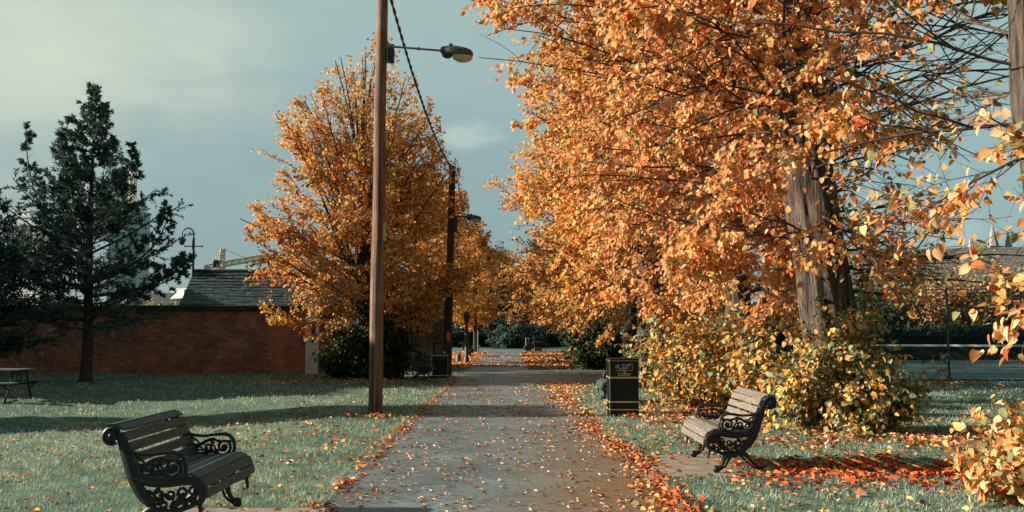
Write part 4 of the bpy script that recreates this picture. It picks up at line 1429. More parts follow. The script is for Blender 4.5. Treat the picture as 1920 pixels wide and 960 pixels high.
MB().box((.235, .03, 1.1), (.05, .12, 2.25)).build('frame_post', M['paleboard'], o, bevel=.004)
o = tag(empty('brick_wall', (-4.8, 34.9, 0)), 'shaded grey-brown brick wall section behind the dark shrub under the left lime', 'brick wall')
MB().box((0, .15, 1.05), (4.0, .3, 2.7)).build('wall', M['brickdark'], o)
MB().box((0, .15, 2.46), (4.1, .42, .12)).build('coping', M['coping'], o, bevel=.01)
o = tag(empty('brick_pier', (-2.55, 34.5, 0)), 'square grey-brown brick gate pier behind the second lamp pole', 'brick pier')
MB().box((0, .25, 1.3), (.56, .5, 2.7)).build('shaft', M['brickdark'], o)
MB().box((0, .25, 2.70), (.68, .62, .10)).build('capstone', M['concrete'], o, bevel=.015)

# hut with swept slate roof
o = tag(empty('slate_roofed_hut', (-9.5, 38.2, 0)), 'low hut with a mossy dark slate roof rising behind the red brick wall', 'hut')
E0 = at(329, 586, 35.4); R0 = at(361, 510, 38.2)
zl, zr = float(E0[2]), float(R0[2])
xl_e, xl_r = float(E0[0]) + 9.5, float(R0[0]) + 9.5 + .05
xr_ = 3.1
def roofside(sgn):
    prof = []
    for k in range(9):
        t = k / 8
        yv = sgn * (2.8 * (1 - t)); zv = zl + (zr - zl) * (t * .86 + .14 * t * t)
        prof.append((yv, zv, xl_e + (xl_r - xl_e) * t))
    mb = MB()
    vs = []; fs = []
    for (yv, zv, xv) in prof:
        vs += [(xv, yv, zv), (xr_, yv, zv)]
    for i in range(8): fs.append((2 * i, 2 * i + 1, 2 * i + 3, 2 * i + 2))
    vs += [(v[0], v[1], v[2] - .09) for v in vs]
    k = 18
    fs += [(a + k, b_ + k, c + k, d + k) for a, b_, c, d in fs]
    fs.append((0, 1, 1 + k, k)); fs.append((16, 17, 17 + k, 16 + k))
    for i in range(8):
        fs.append((2 * i, 2 * i + 2, 2 * i + 2 + k, 2 * i + k)); fs.append((2 * i + 1, 2 * i + 3, 2 * i + 3 + k, 2 * i + 1 + k))
    return mb.add(vs, fs)
mb = roofside(-1); m2 = roofside(1); mb.add(m2.v, m2.f)
roof = mb.build('roof', M['slate'], o, uv=lambda c: (c.x, math.hypot(abs(c.y), c.z - zr)))
MB().tube([(xl_r, 0, zr + .03), (xr_, 0, zr + .03)], .09, 8).build('ridge_tiles', M['coping'], roof)
# proud slate courses give the roof a stepped edge
mb = MB()
for k in range(14):
    t = (k + .15) / 14
    yv = -2.8 * (1 - t); zv = zl + (zr - zl) * (t * .86 + .14 * t * t); xv = xl_e + (xl_r - xl_e) * t
    xq = xv
    while xq < xr_ - .05:
        w = rnd.uniform(.24, .42); w = min(w, xr_ - xq)
        mb.box((xq + w / 2, yv - .02 + rnd.uniform(-.012, .012), zv + .022 + rnd.uniform(-.008, .008)), (w - .012, .24, .022), 0, 0, math.atan2(zr - zl, 2.8) * .86)
        xq += w
mb.build('slates', M['slate'], roof, uv=lambda c: (c.x + round(c.y * 4) * .37, c.y * 1.2))
MB().box(((xl_e + xr_) / 2 + .12, 0, zl / 2 - .1), (xr_ - xl_e - .3, 5.2, zl - .02)).build('wall', M['brick'], o)

# gooseneck camera post
Yc = 41.0
pc = at(361.5, 505, Yc); pt = at(361, 446, Yc)
o = tag(empty('camera_post', (pc[0], Yc, 0)), 'tall dark gooseneck post carrying a domed security camera behind the hut roof', 'camera post')
pr = float(pt[2])
mb = MB().lathe([(.09, -.1), (.09, 3.0), (.065, 3.1), (.06, pr)], sides=12)
mb.build('shaft', M['steel_dark'], o, smooth=40)
cx_ = float(at(348, 440, Yc)[0]) - float(pc[0]); rad = abs(cx_) / 1.0
rr_ = .26
pts = [(0, 0, pr - .05), (0, 0, pr + .18)] + [(-rr_ + rr_ * math.cos(a), 0, pr + .18 + rr_ * math.sin(a)) for a in np.linspace(0, PI, 12)] + [(-2 * rr_, 0, pr + .05)]
MB().tube(pts, .032, 8).build('gooseneck', M['steel_dark'], o, smooth=50)
MB().lathe([(.02, .16), (.10, .13), (.18, .04), (.18, -.04), (.17, -.06)], (-2 * rr_, 0, pr - .10), 14).build('camera_housing', M['steel_grey'], o, smooth=40)
MB().ball((-2 * rr_, 0, pr - .20), .13, (1, 1, 1), 12, 8).build('dome', M['glass'], o, smooth=60)
MB().bar((-.36, 0, pr - .38), (.38, 0, pr - .38), .025, 6).ball((-.38, 0, pr - .38), .04).ball((.40, 0, pr - .38), .04).build('cross_arm', M['steel_dark'], o)

# ================================================================== CRANES AND FAR BUILDINGS
def lattice(mb, a, b_, w, nseg, r):
    a = Vector([float(q) for q in a]); b_ = Vector([float(q) for q in b_])
    t = (b_ - a).normalized()
    ref = Vector((0, 1, 0))
    s1 = t.cross(ref).normalized() * w / 2; s2 = ref * w / 2
    cs = [s1 + s2, s1 - s2, -s1 - s2, -s1 + s2]
    for c in cs: mb.bar(a + c, b_ + c, r)
    for i in range(nseg):
        p = a + (b_ - a) * (i / nseg); q = a + (b_ - a) * ((i + 1) / nseg)
        for k in range(4):
            c, d = cs[k], cs[(k + 1) % 4]
            if i % 2: c, d = d, c
            mb.bar(p + c, q + d, r * .7)

Yk = 300.0
m0 = at(245.5, 470, Yk); m1 = at(245.5, 321, Yk)
o = tag(empty('tower_crane', (m0[0], Yk, 0)), 'bare upright crane mast rising above a pale building beyond the dark conifer', 'crane', 'construction cranes on the skyline')
mb = MB(); lattice(mb, (0, 0, 0), (0, 0, m1[2]), 1.5, 30, .2); mb.build('mast', M['crane'], o)
MB().box((0, 0, float(m1[2]) + .9), (2.0, 2.0, 1.9)).box((-.4, 0, float(m1[2]) + 2.0), (.5, .5, .9)).build('mast_head', M['steel_grey'], o)
k0 = at(414, 505, Yk); kt = at(416, 466, Yk); kj = at(409, 496, Yk)
o = tag(empty('tower_crane', (k0[0], Yk, 0)), 'tower crane with its jib stretched to the right above the hut roof', 'crane', 'construction cranes on the skyline')
zj = float(kj[2])
mb = MB(); lattice(mb, (0, 0, 0), (0, 0, zj), 1.9, 14, .26); mb.build('mast', M['crane'], o)
mb = MB(); lattice(mb, (0.3, 0, zj), (.6, 0, float(kt[2])), 1.1, 6, .2); mb.build('apex', M['crane'], o)
je = at(492, 482, Yk); je = (je[0] - k0[0], 0, je[2]); ce = at(384, 501, Yk); ce = (ce[0] - k0[0], 0, ce[2])
mb = MB(); lattice(mb, (.5, 0, zj), je, 1.4, 12, .24); mb.build('jib', M['crane'], o)
mb = MB(); lattice(mb, (-.3, 0, zj), ce, 1.2, 5, .19); mb.build('counter_jib', M['crane'], o)
MB().box((ce[0] + .8, 0, ce[2] - .4), (1.6, 1.6, 1.6)).build('counterweight', M['greywall'], o)
MB().box((-1.3, -.3, zj + .2), (1.7, 1.7, 2.4)).build('cab', M['steel_dark'], o)
MB().bar((.6, 0, float(kt[2])), (je[0] * .68, 0, zj + (je[2] - zj) * .68), .1).bar((.6, 0, float(kt[2])), (ce[0] * .8, 0, ce[2] + .4), .1).build('stay_cables', M['crane'], o)


def block(label, pxa, pxb, pytop, Y, m, storeys=4, cols_=7, extra=None, rz=0.0):
    A = at(pxa, pytop, Y); B = at(pxb, pytop, Y)
    w = float(B[0] - A[0]); h = float(A[2])
    o = tag(empty('apartment_building', ((A[0] + B[0]) / 2, Y, 0), rz), label, 'building', 'pale buildings on the left skyline')
    MB().box((0, 4, h / 2), (w, 8, h)).build('wall', m, o)
    MB().box((0, 4, h + .25), (w + .5, 8.5, .5)).build('parapet', M['whitewall'], o)
    for s in range(storeys):
        for c in range(cols_):
            wx = -w / 2 + (c + .5) * w / cols_; wz = h - 3.0 - s * 3.6
            if wz < 2: continue
            f_ = MB().box((wx, -.04, wz), (w / cols_ * .62, .16, 1.7)).build('window', M['whitewall'], o)
            MB().box((wx, -.13, wz), (w / cols_ * .54, .04, 1.5)).build('pane', M['glass'], f_)
    if extra: extra(o, w, h)
    return o


def roofstuff1(o, w, h):
    MB().box((-w * .18, 4, h + 1.4), (w * .45, 6, 1.8)).build('roof_plant', M['whitewall'], o)
    for k, x in enumerate((-.42, -.36, -.3)):
        MB().bar((w * x, 3, h), (w * x, 3, h + 4.5 - k), .12).build('mast', M['steel_dark'], o)


def roofstuff2(o, w, h):
    MB().box((w * .3, 3, h + .9), (w * .28, 5, 1.2)).build('roof_plant', M['greywall'], o)
    MB().bar((w * .49, 3, h), (w * .49, 3, h + 3.2), .12).build('mast', M['steel_grey'], o)
    for s in range(9): MB().bar((-w * .3 + s * w * .08, .5, h), (-w * .3 + s * w * .08, .5, h + 1.1), .05).build('rail_post', M['steel_grey'], o)

block('pale cream-ended block with roof masts at the far left beyond the dark conifer', 8, 86, 408, 250, M['whitewall'], 4, 8, roofstuff1, -.2)
block('pale grey block under the bare crane mast, half hidden by the dark conifer', 205, 262, 397, 262, M['greywall'], 5, 5, roofstuff2)
# small house and low white building left of the hut roof
hA = at(312, 583, 62)
o = tag(empty('small_house', (hA[0] + .9, 62, 0), -.9), 'small sunlit cream house with a grey pitched roof just left of the hut roof', 'house')
zt = float(at(312, 560, 62)[2]); zp = float(at(330, 545, 62)[2])
MB().box((.2, 2, zt / 2), (2.2, 4, zt)).build('wall', M['cream'], o)
mb = MB().prism([(-1.15, zt), (1.6, zt), (1.6, zp), (.6, zp)], -.3, 4.3, lambda u, v, q: (u, q, v)); mb.build('roof', M['greywall'], o)
for k in range(3): MB().box((-.5 + k * .45, -.03, zt - .55), (.24, .1, .8)).build('window', M['glass'], o)
wA = at(295, 549, 110); wB = at(352, 541, 110)
o = tag(empty('flat_roofed_building', ((wA[0] + wB[0]) / 2, 110, 0), -.3), 'low dark building with a bright white roof edge behind the small cream house', 'building')
MB().box((0, 3, float(wA[2]) / 2), (float(wB[0] - wA[0]) + 6, 6, float(wA[2]))).build('wall', M['darkboard'], o)
MB().box((1.2, 2.8, float(wA[2] + wB[2]) / 2), (float(wB[0] - wA[0]) * .62, 6.4, float(wB[2] - wA[2]))).build('fascia', M['whitepaint'], o)

# long hall and church spires on the right
hl = at(1560, 472, 96); hr = at(2050, 461, 84)
o = tag(empty('long_hall', (55, 92, 0)), 'long low hall with a weathered brown tiled roof behind the tennis court', 'hall')
zr_ = float(hl[2])
A = np.array([28.0, 99.0]); B = np.array([95.0, 82.0]); dv = (B - A) / np.linalg.norm(B - A); nv = np.array([dv[1], -dv[0]])
def hall_pts(off, z): return [(A[0] + nv[0] * off - 55, A[1] + nv[1] * off - 92, z), (B[0] + nv[0] * off - 55, B[1] + nv[1] * off - 92, z)]
f0, f1 = hall_pts(8, zr_ - 4.6); r0_, r1_ = hall_pts(0, zr_ + .25); g0, g1 = hall_pts(-8, zr_ - 4.6)
mb = MB().add([f0, f1, r1_, r0_, g1, g0], [(0, 1, 2, 3), (3, 2, 4, 5)])
mb.build('roof', M['hallroof'], o, uv=lambda c: (c.x, c.z * 1.7))
w0, w1 = hall_pts(7.4, 0), hall_pts(-7.4, 0)
zt = zr_ - 4.7
vs = [w0[0], w0[1], w1[1], w1[0]]
vs += [(v[0], v[1], zt) for v in vs]
MB().add(vs, [(0, 1, 5, 4), (1, 2, 6, 5), (2, 3, 7, 6), (3, 0, 4, 7)]).build('wall', M['brickdark'], o)
o = tag(empty('church', (at(1862, 470, 260)[0], 260, 0)), 'grey stone church with slim spires showing above the long hall roof', 'church')
cxx = float(at(1862, 470, 260)[0])
for (px, pyb, pyt, w) in ((1862, 462, 424, 2.2), (1891, 464, 436, 1.5), (1821, 466, 440, 1.3)):
    pb = at(px, pyb, 260); pt_ = at(px, pyt, 260)
    x = float(pb[0]) - cxx
    tw = MB().box((x, 0, float(pb[2]) / 2), (w * 1.8, w * 1.8, float(pb[2]))).build('tower', M['stone'], o)
    MB().lathe([(w * .75, 0), (w * .1, float(pt_[2] - pb[2]))], (x, 0, float(pb[2])), 8).build('spire', M['stone'], tw)
    MB().bar((x, 0, float(pt_[2])), (x, 0, float(pt_[2]) + 1.6), .09).build('finial', M['stone'], tw)

# ================================================================== TENNIS COURT
ZC = .055
tag(MB().add([(7.5, 28.6, ZC), (48, 28.6, ZC), (48, 46.5, ZC), (7.5, 46.5, ZC)], [(0, 1, 2, 3)]).build('tennis_court', M['court']), kind='structure')
la, lb = G(1690, 692, ZC), G(1713, 713.5, ZC)
d = (lb - la); d /= np.linalg.norm(d); s = np.array([-d[1], d[0], 0]) * .04
mb = MB().add([la + s + [0, 0, .004], lb + s + [0, 0, .004], lb - s + [0, 0, .004], la - s + [0, 0, .004]], [(0, 1, 2, 3)])
tag(mb.build('court_line', M['whitepaint']), kind='structure')
# net
na = np.array([11.5, 37.0, ZC]); nb = np.array([25.5, 33.6, ZC])
o = tag(empty('tennis_net', na), 'dark tennis net with a white top tape across the blue-green court', 'tennis net')
Ln = nb - na
MB().box((0, 0, 0), (float(np.linalg.norm(Ln)), .03, .075)).build('tape', M['whitetape'], o)
tp = o.children[0]; tp.location = Vector([float(q) for q in Ln * .5 + np.array([0, 0, .93])]); tp.rotation_euler = (0, 0, math.atan2(Ln[1], Ln[0]))
mb = MB()
for k in range(200):
    p = Ln * (k / 199); mb.bar((p[0], p[1], 0), (p[0], p[1], .9), .006, 3)
for k in range(14):
    z = .02 + k * .065; mb.bar((0, 0, z), (Ln[0], Ln[1], z), .006, 3)
mb.build('netting', M['net'], o)
for t in (0.0, .80, 1.0):
    p = Ln * t
    MB().lathe([(.04, -.05), (.04, .98), (.02, 1.0)], (p[0], p[1] - .05, 0), 8).build('net_post', M['steel_grey'] if t == .8 else M['fence'], o)
# fence
YF = 27.9
o = tag(empty('wire_fence', (14, YF, 0)), 'tall dark green wire mesh fence along the near side of the tennis court', 'fence')
px0 = float(at(1780, 700, YF)[0]); step = 2.44
xs_f = [px0 + step * k for k in range(-2, 6)]
for x in xs_f:
    MB().box((x - 14, 0, 1.38), (.06, .06, 3.0)).build('post', M['fence'], o)
for x in xs_f[:-1]:
    mb = MB()
    k = 0.05
    while k < step:
        mb.bar((x + k - 14, .02, .03), (x + k - 14, .02, 2.8), .0042, 3); k += .055
    for z in np.arange(.05, 2.85, .2): mb.bar((x - 14, .026, z), (x + step - 14, .026, z), .005, 3)
    mb.bar((x - 14, .026, 2.82), (x + step - 14, .026, 2.82), .012, 4)
    mb.build('mesh_panel', M['fence'], o)
wa, wb = at(1630, 518, 27.2), at(2000, 529, 26.5)
pts = [tuple(wa * (1 - t) + wb * t - np.array([0, 0, .05 * 4 * t * (1 - t)])) for t in np.linspace(0, 1, 13)]
o = tag(empty('overhead_wire', pts[0]), 'pale thin wire stretched above the green tennis fence', 'wire')
MB().tube(pts, .016, 6).build('wire', M['wire'], o, origin=pts[0])
# small white-ribbed shelter beyond the hedge
sh = at(1856, 606, 53)
o = tag(empty('shelter', (sh[0], 53, 0)), 'small shelter with a white-ribbed gable roof beyond the tennis court', 'shelter')
mb = MB()
zr2 = float(sh[2]); hw = 1.55
for s_ in (-1, 1):
    for k in range(6):
        yv = k * .3
        mb.bar((0, yv, zr2), (s_ * hw, yv, zr2 - .62), .03)
mb.build('roof_ribs', M['whitepaint'], o)
MB().add([(-hw, 0, zr2 - .66), (0, 0, zr2 - .045), (0, 1.6, zr2 - .045), (-hw, 1.6, zr2 - .66), (hw, 0, zr2 - .66), (hw, 1.6, zr2 - .66)], [(0, 1, 2, 3), (1, 4, 5, 2)]).build('roof', M['darkboard'], o)
for sx in (-1, 1):
    for yv in (.1, 1.5): MB().box((sx * (hw - .15), yv, (zr2 - .7) / 2), (.08, .08, zr2 - .7)).build('post', M['steel_grey'], o)


# ================================================================== HEDGES
def hedge(label, x0, x1, y0, dy, h, n, pal, seed, size=.14, group=None):
    rng = np.random.default_rng(seed)
    o = tag(empty('hedge', ((x0 + x1) / 2, y0, 0)), label, 'hedge', group)
    w = x1 - x0
    X = np.stack([rng.uniform(-w / 2, w / 2, n), dy * rng.random(n) ** 1.6, h * rng.random(n) ** .8], -1)
    X[:, 2] *= 1 + .06 * np.sin(X[:, 0] * 1.3) + .04 * np.sin(X[:, 0] * 4.1)
    mid = rng.normal(0, 1, (n, 3)); nor = rng.normal(0, .8, (n, 3)) + np.array([-.2, -.5, .5])
    leaves('foliage', X, mid, nor, size * rng.uniform(.6, 1.3, n), palette(n, pal, rng, .25), M['shrubleaf'], o, True)
    st = MB()
    for k in range(int(w / .5)):
        xx = -w / 2 + (k + .5) * .5
        st.tube([(xx, dy * .5, -.05), (xx + .05, dy * .5, h * .5), (xx + .15, dy * .45, h * .85)], [.04, .03, .012], 5)
    st.build('stems', M['barkdark'], o)
    return o

hedge('long dark clipped hedge along the far side of the tennis court', 8, 46, 47.2, 1.4, 1.75, 30000, DARKGREEN, 21, .2)
hedge('low dark clipped hedge closing the far end of the path', -7.5, 6.5, 81.5, 1.4, 1.35, 11000, DARKGREEN, 22, .2)

# ================================================================== TREES
LG = 'lime trees along the path'
# --- left lime with broom-like crown
L1b = np.array([-4.85, 31.0, 0.0])
L1, n1 = broadleaf('lime_tree', 'broom-crowned orange lime tree behind the brown timber lamp pole', 'tree', L1b,
                   [(0, 0, 0, .34), (0, 0, 1.5, .30), (-.1, 0, 4, .22), (-.2, 0, 7, .10), (-.1, 0, 11.2, .012)],
                   [(1.1, 1.5), (1.9, 2.75), (3.2, 3.85), (4.6, 3.95), (6.4, 3.65), (8.2, 3.0), (9.8, 2.0), (11.3, .9), (12.2, .2)], lump=.07, axis=[(-.1, 0, 0), (-.35, 0, 4), (-.35, 0, 8), (.2, 0, 11)],
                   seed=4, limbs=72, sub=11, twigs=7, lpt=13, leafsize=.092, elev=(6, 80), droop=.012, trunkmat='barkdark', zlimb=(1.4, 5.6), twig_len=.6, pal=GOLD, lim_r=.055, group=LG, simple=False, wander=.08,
                   keep=lambda X: np.clip(1.05 - .075 * np.maximum(X[:, 2] - 4.0, 0), .3, 1))
# --- big right lime
B1 = at(1568, 690, 15.0)
b1x = float(B1[0])
tx = lambda px, py: float(at(px, py, 15.0)[0]) - b1x
tz = lambda py: float(at(1500, py, 15.0)[2])
R1, nR1 = broadleaf('lime_tree', 'big near lime tree with a thick leaning trunk behind the sunlit bench', 'tree', (b1x, 15.0, 0),
                    [(.06, 0, 0, .52), (0, 0, tz(690), .45), (tx(1540, 500), 0, tz(500), .42), (tx(1509, 300), 0, tz(300), .395), (tx(1500, 125), 0, tz(125), .33), (tx(1500, 0), 0, 7.4, .26), (-.6, 0, 10, .16), (-.5, 0, 13.4, .03)],
                    [(1.5, .9), (2.1, 2.3), (2.8, 3.1), (3.5, 3.5), (4.8, 4.1), (5.8, 4.9), (7, 5.7), (8.2, 5.7), (10, 4.6), (12.5, 2.4), (14, .4)], lump=.07,
                    seed=9, simple='hd', limbs=120, sub=13, twigs=8, lpt=14, leafsize=.088, wander=.14, elev=(4, 58), droop=-.04, zlimb=(2.2, 12.5), ridge=.03, buttress=1.2, twig_len=.8, lim_r=.026, group=LG, sub_droop=-.03,
                    keep=lambda X: np.where(X[:, 0] > 5.9, np.clip(.20 - .09 * (X[:, 0] - 5.9), .03, .5), 1.0) * np.where((X[:, 0] > 4.2) & (X[:, 1] < 14.8) & (X[:, 2] < 5.2), .42, 1.0) * np.where((X[:, 0] > 6.3) & (X[:, 2] < 4.2), .3, 1.0) * np.where(X[:, 2] > 9, .4, 1.0) * np.where((X[:, 0] < 5.2) & (np.abs(X[:, 1] - 15.15) < .55) & (np.abs(X[:, 2] - .374 * (5 - X[:, 0]) - 2.9) < 2.0), .04, 1.0))
# --- nearest lime at the right edge
R0, nR0 = broadleaf('lime_tree', 'nearest lime tree at the right edge with sparse large orange leaves', 'tree', (5.62, 8.9, 0),
                    [(0, 0, 0, .40), (-.06, 0, 2, .34), (-.30, 0, 4.0, .29), (-.38, 0, 6, .2), (-.4, 0, 10, .04)],
                    [(1.2, 1.5), (2.0, 2.0), (3.0, 2.0), (3.7, 1.9), (4.5, 3.0), (5.6, 3.9), (7.5, 4.0), (9, 3.0), (11, .8)],
                    seed=14, simple='hd', limbs=34, sub=10, twigs=5, lpt=6, leafsize=.095, wander=.17, elev=(14, 60), droop=-.03, zlimb=(3.4, 9), buttress=1.3, twig_len=.6, lim_r=.02, group=LG,
                    keep=lambda X: np.where(X[:, 2] < 3.6, .6, np.where(X[:, 0] < 4.4, .14, .3)),
                    extra=[((-.1, -.2, 2.7), (-.55, -.7, -.05)), ((-.1, -.25, 2.3), (-.5, -.85, -.15)), ((0, -.3, 3.1), (-.8, -.5, .05)), ((-.1, -.2, 1.9), (-.7, -.75, -.05)), ((-.1, -.2, 1.6), (-.75, -.5, .1)), ((0, -.2, 3.4), (-.95, -.1, -.05))])
# --- the avenue behind, right side
row = [(5.1, 20.2, 'lime tree second in the right row, its trunk lit behind the golden shrub', 31, 4.25, .30, 1),
       (4.15, 26.4, 'lime tree third in the right row, its shaded blue-grey trunk above the litter bin', 37, 3.9, .42, 1),
       (4.6, 34.0, 'lime tree fourth in the right row, above the dark green shrub', 43, 4.4, .34, 0),
       (4.9, 43.0, 'lime tree fifth in the right row, drooping low over the hooped cycle stand', 47, 5.55, .34, 0),
       (4.9, 54.0, 'smallest seen orange lime at the far end of the right row', 53, 5.4, .34, 0)]
for (x, yy, lab, sd, rad_, tr_, big) in row:
    k = rad_ / 5.0; q = .66 if yy > 50 else 1.0
    broadleaf('lime_tree', lab, 'tree', (x, yy, 0),
              [(0, 0, 0, tr_), (-.05, 0, 3 * q, tr_ * .85), (-.15, 0, 7 * q, tr_ * .5), (-.1, 0, 13 * q, .03)],
              [(1.7 if big else .9, 1.2 if big else 1.6), (2.4 if big else 2.0, 3.3 * k), (3.2 * q, 4.7 * k), (6 * q, 5.1 * k), (8.5 * q, 4.7 * k), (11 * q, 3.1 * k), (13 * q, 1.3), (14 * q, .2)],
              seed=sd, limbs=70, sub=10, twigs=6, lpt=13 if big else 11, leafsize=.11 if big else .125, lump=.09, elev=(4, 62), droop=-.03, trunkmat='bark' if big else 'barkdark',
              zlimb=(1.9, 12 * q), keep=(lambda X: np.where(X[:, 0] > 6.6, .10, 1.0)) if yy < 21 else None, twig_len=.85, lim_r=.045, group=LG, pal=ORANGE if yy < 21 else GOLD, simple=not big)
# --- left row beyond the first
for (x, yy, lab, sd, k, hh) in [(-4.6, 44.5, 'orange lime tree second in the left row, mostly hidden by the first', 61, .62, 10.4),
                                (-4.0, 55.0, 'orange lime tree third in the left row, behind the dark steel column', 67, .60, 11.4),
                                (-2.35, 64.0, 'slim young orange tree with a bare straight trunk at the far left of the path', 71, .40, 9.6)]:
    broadleaf('lime_tree', lab, 'tree', (x, yy, 0),
              [(0, 0, 0, .20 if k > .4 else .13), (0, 0, 3, .16 if k > .4 else .11), (0, 0, hh * .95, .02)],
              [(1.7, 1.2 * k), (2.6, 4.2 * k), (4.5, 5.0 * k), (6.5, 4.6 * k), (hh * .82, 3.0 * k), (hh, .3)],
              seed=sd, limbs=50, sub=10, twigs=5, lpt=9, leafsize=.15, elev=(8, 68), trunkmat='barkdark', zlimb=(2.0, hh * .75), twig_len=.6, group=LG, pal=GOLD, simple=True)
# --- dark wood closing the avenue
for i, (px, Y, hh, r_, lab) in enumerate([(938, 96, 9.6, 3.3, 'tall dark evergreen tree closing the gap at the end of the path'),
                                          (985, 100, 8.6, 4.2, 'broad dark tree behind the right avenue at the path end'),
                                          (893, 102, 8.0, 4.0, 'broad dark tree behind the slim orange tree at the path end'),
                                          (840, 98, 7.6, 4.6, 'dark tree behind the left avenue, hidden by orange crowns'),
                                          (1050, 92, 9.0, 5.0, 'dark tree behind the fifth right lime')]):
    p = at(px, 640, Y)
    broadleaf('dark_tree', lab, 'tree', (p[0], Y, 0), [(0, 0, 0, .3), (0, 0, hh * .95, .03)],
              [(.1, r_ * .7), (1.5, r_), (hh * .5, r_ * .95), (hh * .8, r_ * .55), (hh, .2)], seed=80 + i, limbs=50, sub=9, twigs=5, lpt=8, leafsize=.26, pal=DARKGREEN,
              elev=(0, 55), trunkmat='barkdark', zlimb=(.5, hh * .9), group='dark trees at the end of the path', simple=True, leafmat_='shrubleaf')

# --- off to the left, unseen: a house and tall hedge added to shade the lawn
o = tag(empty('added_shade_house', (-31, 32.6, 0)), 'two-storey brick house added unseen left of the lawn to shade it', 'house')
MB().box((0, 0, 3.4), (10, 19.4, 7.0)).build('wall', M['brick'], o)
mb = MB().prism([(-5.5, 6.85), (5.5, 6.85), (0, 10.0)], -9.95, 9.95, lambda u, v, q: (u, q, v))
rf = mb.build('roof', M['slate'], o, uv=lambda c: (c.y, math.hypot(c.x, c.z - 10.0)))
MB().box((-1, 6, 10.2), (.9, 1.3, 2.0)).build('chimney', M['brickdark'], rf, bevel=.02)
for wz in (1.7, 4.9):
    for wy in (-7, -3.6, 0, 3.6, 7):
        f_ = MB().box((5.02, wy, wz), (.12, 1.5, 1.5)).build('window', M['whitepaint'], o)
        MB().box((5.07, wy, wz), (.06, 1.3, 1.3)).build('pane', M['glass'], f_)
hedge('tall dark evergreen hedge block added unseen left of the lawn to shade it', -22.2, -19.4, 17.2, 2.4, 7.4, 16000, DARKGREEN, 23, .26)
# --- conifers
conifer('larch_tree', 'dark feathery conifer with two upswept leaders, in front of the red brick wall', (float(at(159, 715, 28.4)[0]), 28.4, 0), 9.35,
        [(.9, .9), (1.7, 2.9), (2.6, 3.3), (4, 2.75), (5.2, 2.0), (6.5, 1.25), (8, .62), (9.4, .12)], 3,
        leaders=((3.6, -2.0, -.3, 8.0), (4.6, 1.15, .2, 7.5), (3.0, 2.45, 0, 5.5), (4.4, -.95, .2, 8.1), (2.6, 2.9, .3, 3.9)), whorls=30, per=5, needles=26, spray=.135, z0=1.6, r=.17)
conifer('spruce_tree', 'dark drooping conifer cut off by the left edge of the picture', (float(at(-50, 700, 27)[0]), 27.0, 0), 5.9,
        [(.6, 1.6), (1.6, 2.9), (3.0, 2.3), (4.5, 1.2), (5.9, .15)], 8, whorls=24, per=7, needles=22, spray=.15, z0=.9)

# ================================================================== SHRUBS
shrub('lime_shoots', 'dark green and amber thicket of shoots around the foot of the big lime trunk', (b1x - .05, 14.45, 0), 1.2, 1.0, 1.6, 9500, .09, SHRUB + [((.72, .46, .14), .25)], 101, stems=90, simple='hd', group='leafy thickets at tree feet')
shrub('lime_shoots', 'golden and pale green thicket of shoots left of the big lime, behind the sunlit bench', (4.25, 19.2, 0), 1.45, 1.0, 1.85, 10000, .092, SHRUB + [((.76, .42, .11), .6)], 102, stems=90, simple='hd', group='leafy thickets at tree feet')
shrub('lime_shoots', 'amber thicket between the golden thicket and the big lime trunk', (4.75, 17.3, 0), 1.0, .8, 1.35, 5500, .09, SHRUB + [((.76, .42, .11), .5)], 109, stems=60, simple='hd', group='leafy thickets at tree feet')
shrub('lime_shoots', 'olive thicket at the foot of the shaded trunk right of the litter bin', (3.9, 25.3, 0), .9, .7, 1.7, 3200, .10, SHRUB + [((.03, .06, .03), .4)], 103, stems=50, group='leafy thickets at tree feet')
shrub('evergreen_shrub', 'dark green rounded shrub behind the litter bin, right of the cycle stand', (3.75, 37.5, 0), 1.5, 1.2, 2.35, 9000, .13, DARKSHRUB, 104, stems=70, group='dark shrubs along the path')
shrub('evergreen_shrub', 'dark ivy-leaved shrub spreading under the left lime behind the timber pole', (-4.4, 29.9, 0), 1.65, 1.0, 2.05, 11000, .12, DARKSHRUB, 105, stems=90, group='dark shrubs along the path')
shrub('evergreen_shrub', 'grey-green arching shrub at the far end of the path', (.75, 78.0, 0), 2.6, 1.2, 1.9, 6000, .22, [((.075, .115, .10), .5), ((.035, .06, .05), .5)], 106, stems=60, group='dark shrubs along the path')
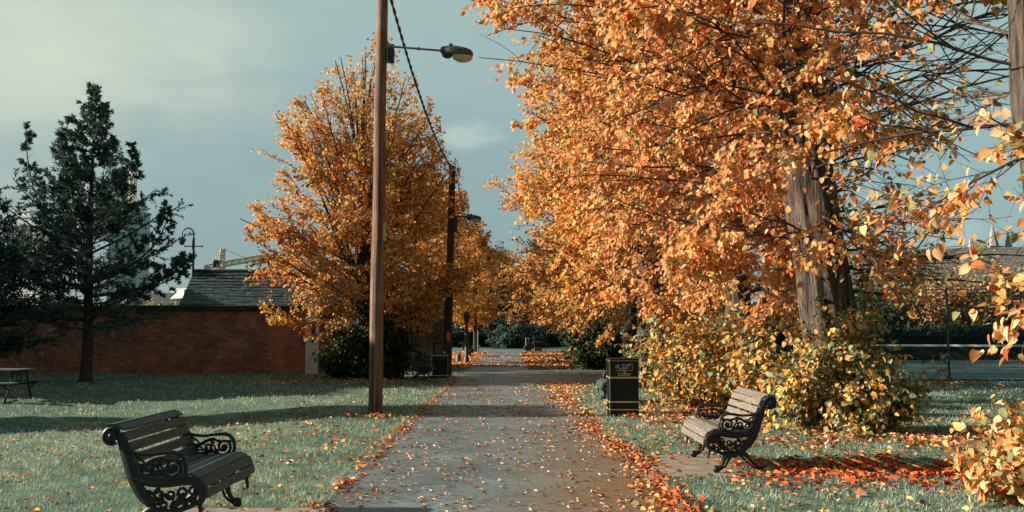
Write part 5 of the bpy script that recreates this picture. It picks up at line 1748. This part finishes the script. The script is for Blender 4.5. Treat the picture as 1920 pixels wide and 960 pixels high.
shrub('lime_shoots', 'amber leafy shoots in the near right corner of the lawn', (5.15, 8.55, 0), .98, .8, .95, 2900, .085, ORANGE + [((.22, .24, .10), .25)], 107, stems=46, simple='hd', stemmat='twig_lit', group='leafy thickets at tree feet')
# sunlit shrubs beyond the tennis hedge
for i, (px, Y, rx, h, pal, lab) in enumerate([(1668, 52, 2.2, 5.7, SHRUB[:2] + DARKSHRUB, 'grey-green tree-like shrub beyond the tennis net, left of the orange-tipped ones'),
                                              (1738, 55, 1.9, 5.2, DARKSHRUB + [((.72, .44, .22), 1.8)], 'orange-tipped shrub beyond the hedge, left of the fence post'),
                                              (1812, 55, 2.0, 5.4, DARKSHRUB + [((.72, .44, .22), 2.2)], 'orange-tipped shrub beyond the hedge, right of the fence post'),
                                              (1880, 54, 2.2, 4.6, SHRUB + DARKSHRUB, 'olive shrub beyond the hedge behind the white-ribbed shelter'),
                                              (1960, 54, 2.4, 4.9, SHRUB + DARKSHRUB, 'olive shrub beyond the hedge at the right edge'),
                                              (1590, 50, 2.6, 2.9, DARKSHRUB, 'dark shrub beyond the hedge behind the big lime trunk'),
                                              (1480, 50, 2.6, 2.9, DARKSHRUB, 'dark shrub beyond the hedge left of the big lime trunk'),
                                              (1370, 50, 2.6, 2.9, DARKSHRUB, 'dark shrub beyond the hedge behind the golden thicket')]):
    p = at(px, 640, Y)
    shrub('tall_shrub', lab, (p[0], Y, 0), rx, 1.3, h, 6500, .2, pal, 120 + i, stems=60, group='tall shrubs beyond the tennis court', simple=True)
p = at(215, 600, 46)
shrub('tall_shrub', 'pale sunlit shrub behind the brick wall below the dark conifer', (p[0], 46, 0), 1.5, 1.0, 2.9, 3500, .16, [((.4, .34, .18), .6), ((.25, .26, .14), .4)], 140, stems=40, group='pale shrubs behind the brick wall', simple=True)
p = at(265, 600, 47)
shrub('tall_shrub', 'pale sunlit shrub behind the brick wall, left of the small cream house', (p[0], 47, 0), 1.1, 1.0, 3.1, 3000, .16, [((.42, .36, .2), .6), ((.25, .26, .14), .4)], 141, stems=40, group='pale shrubs behind the brick wall', simple=True)
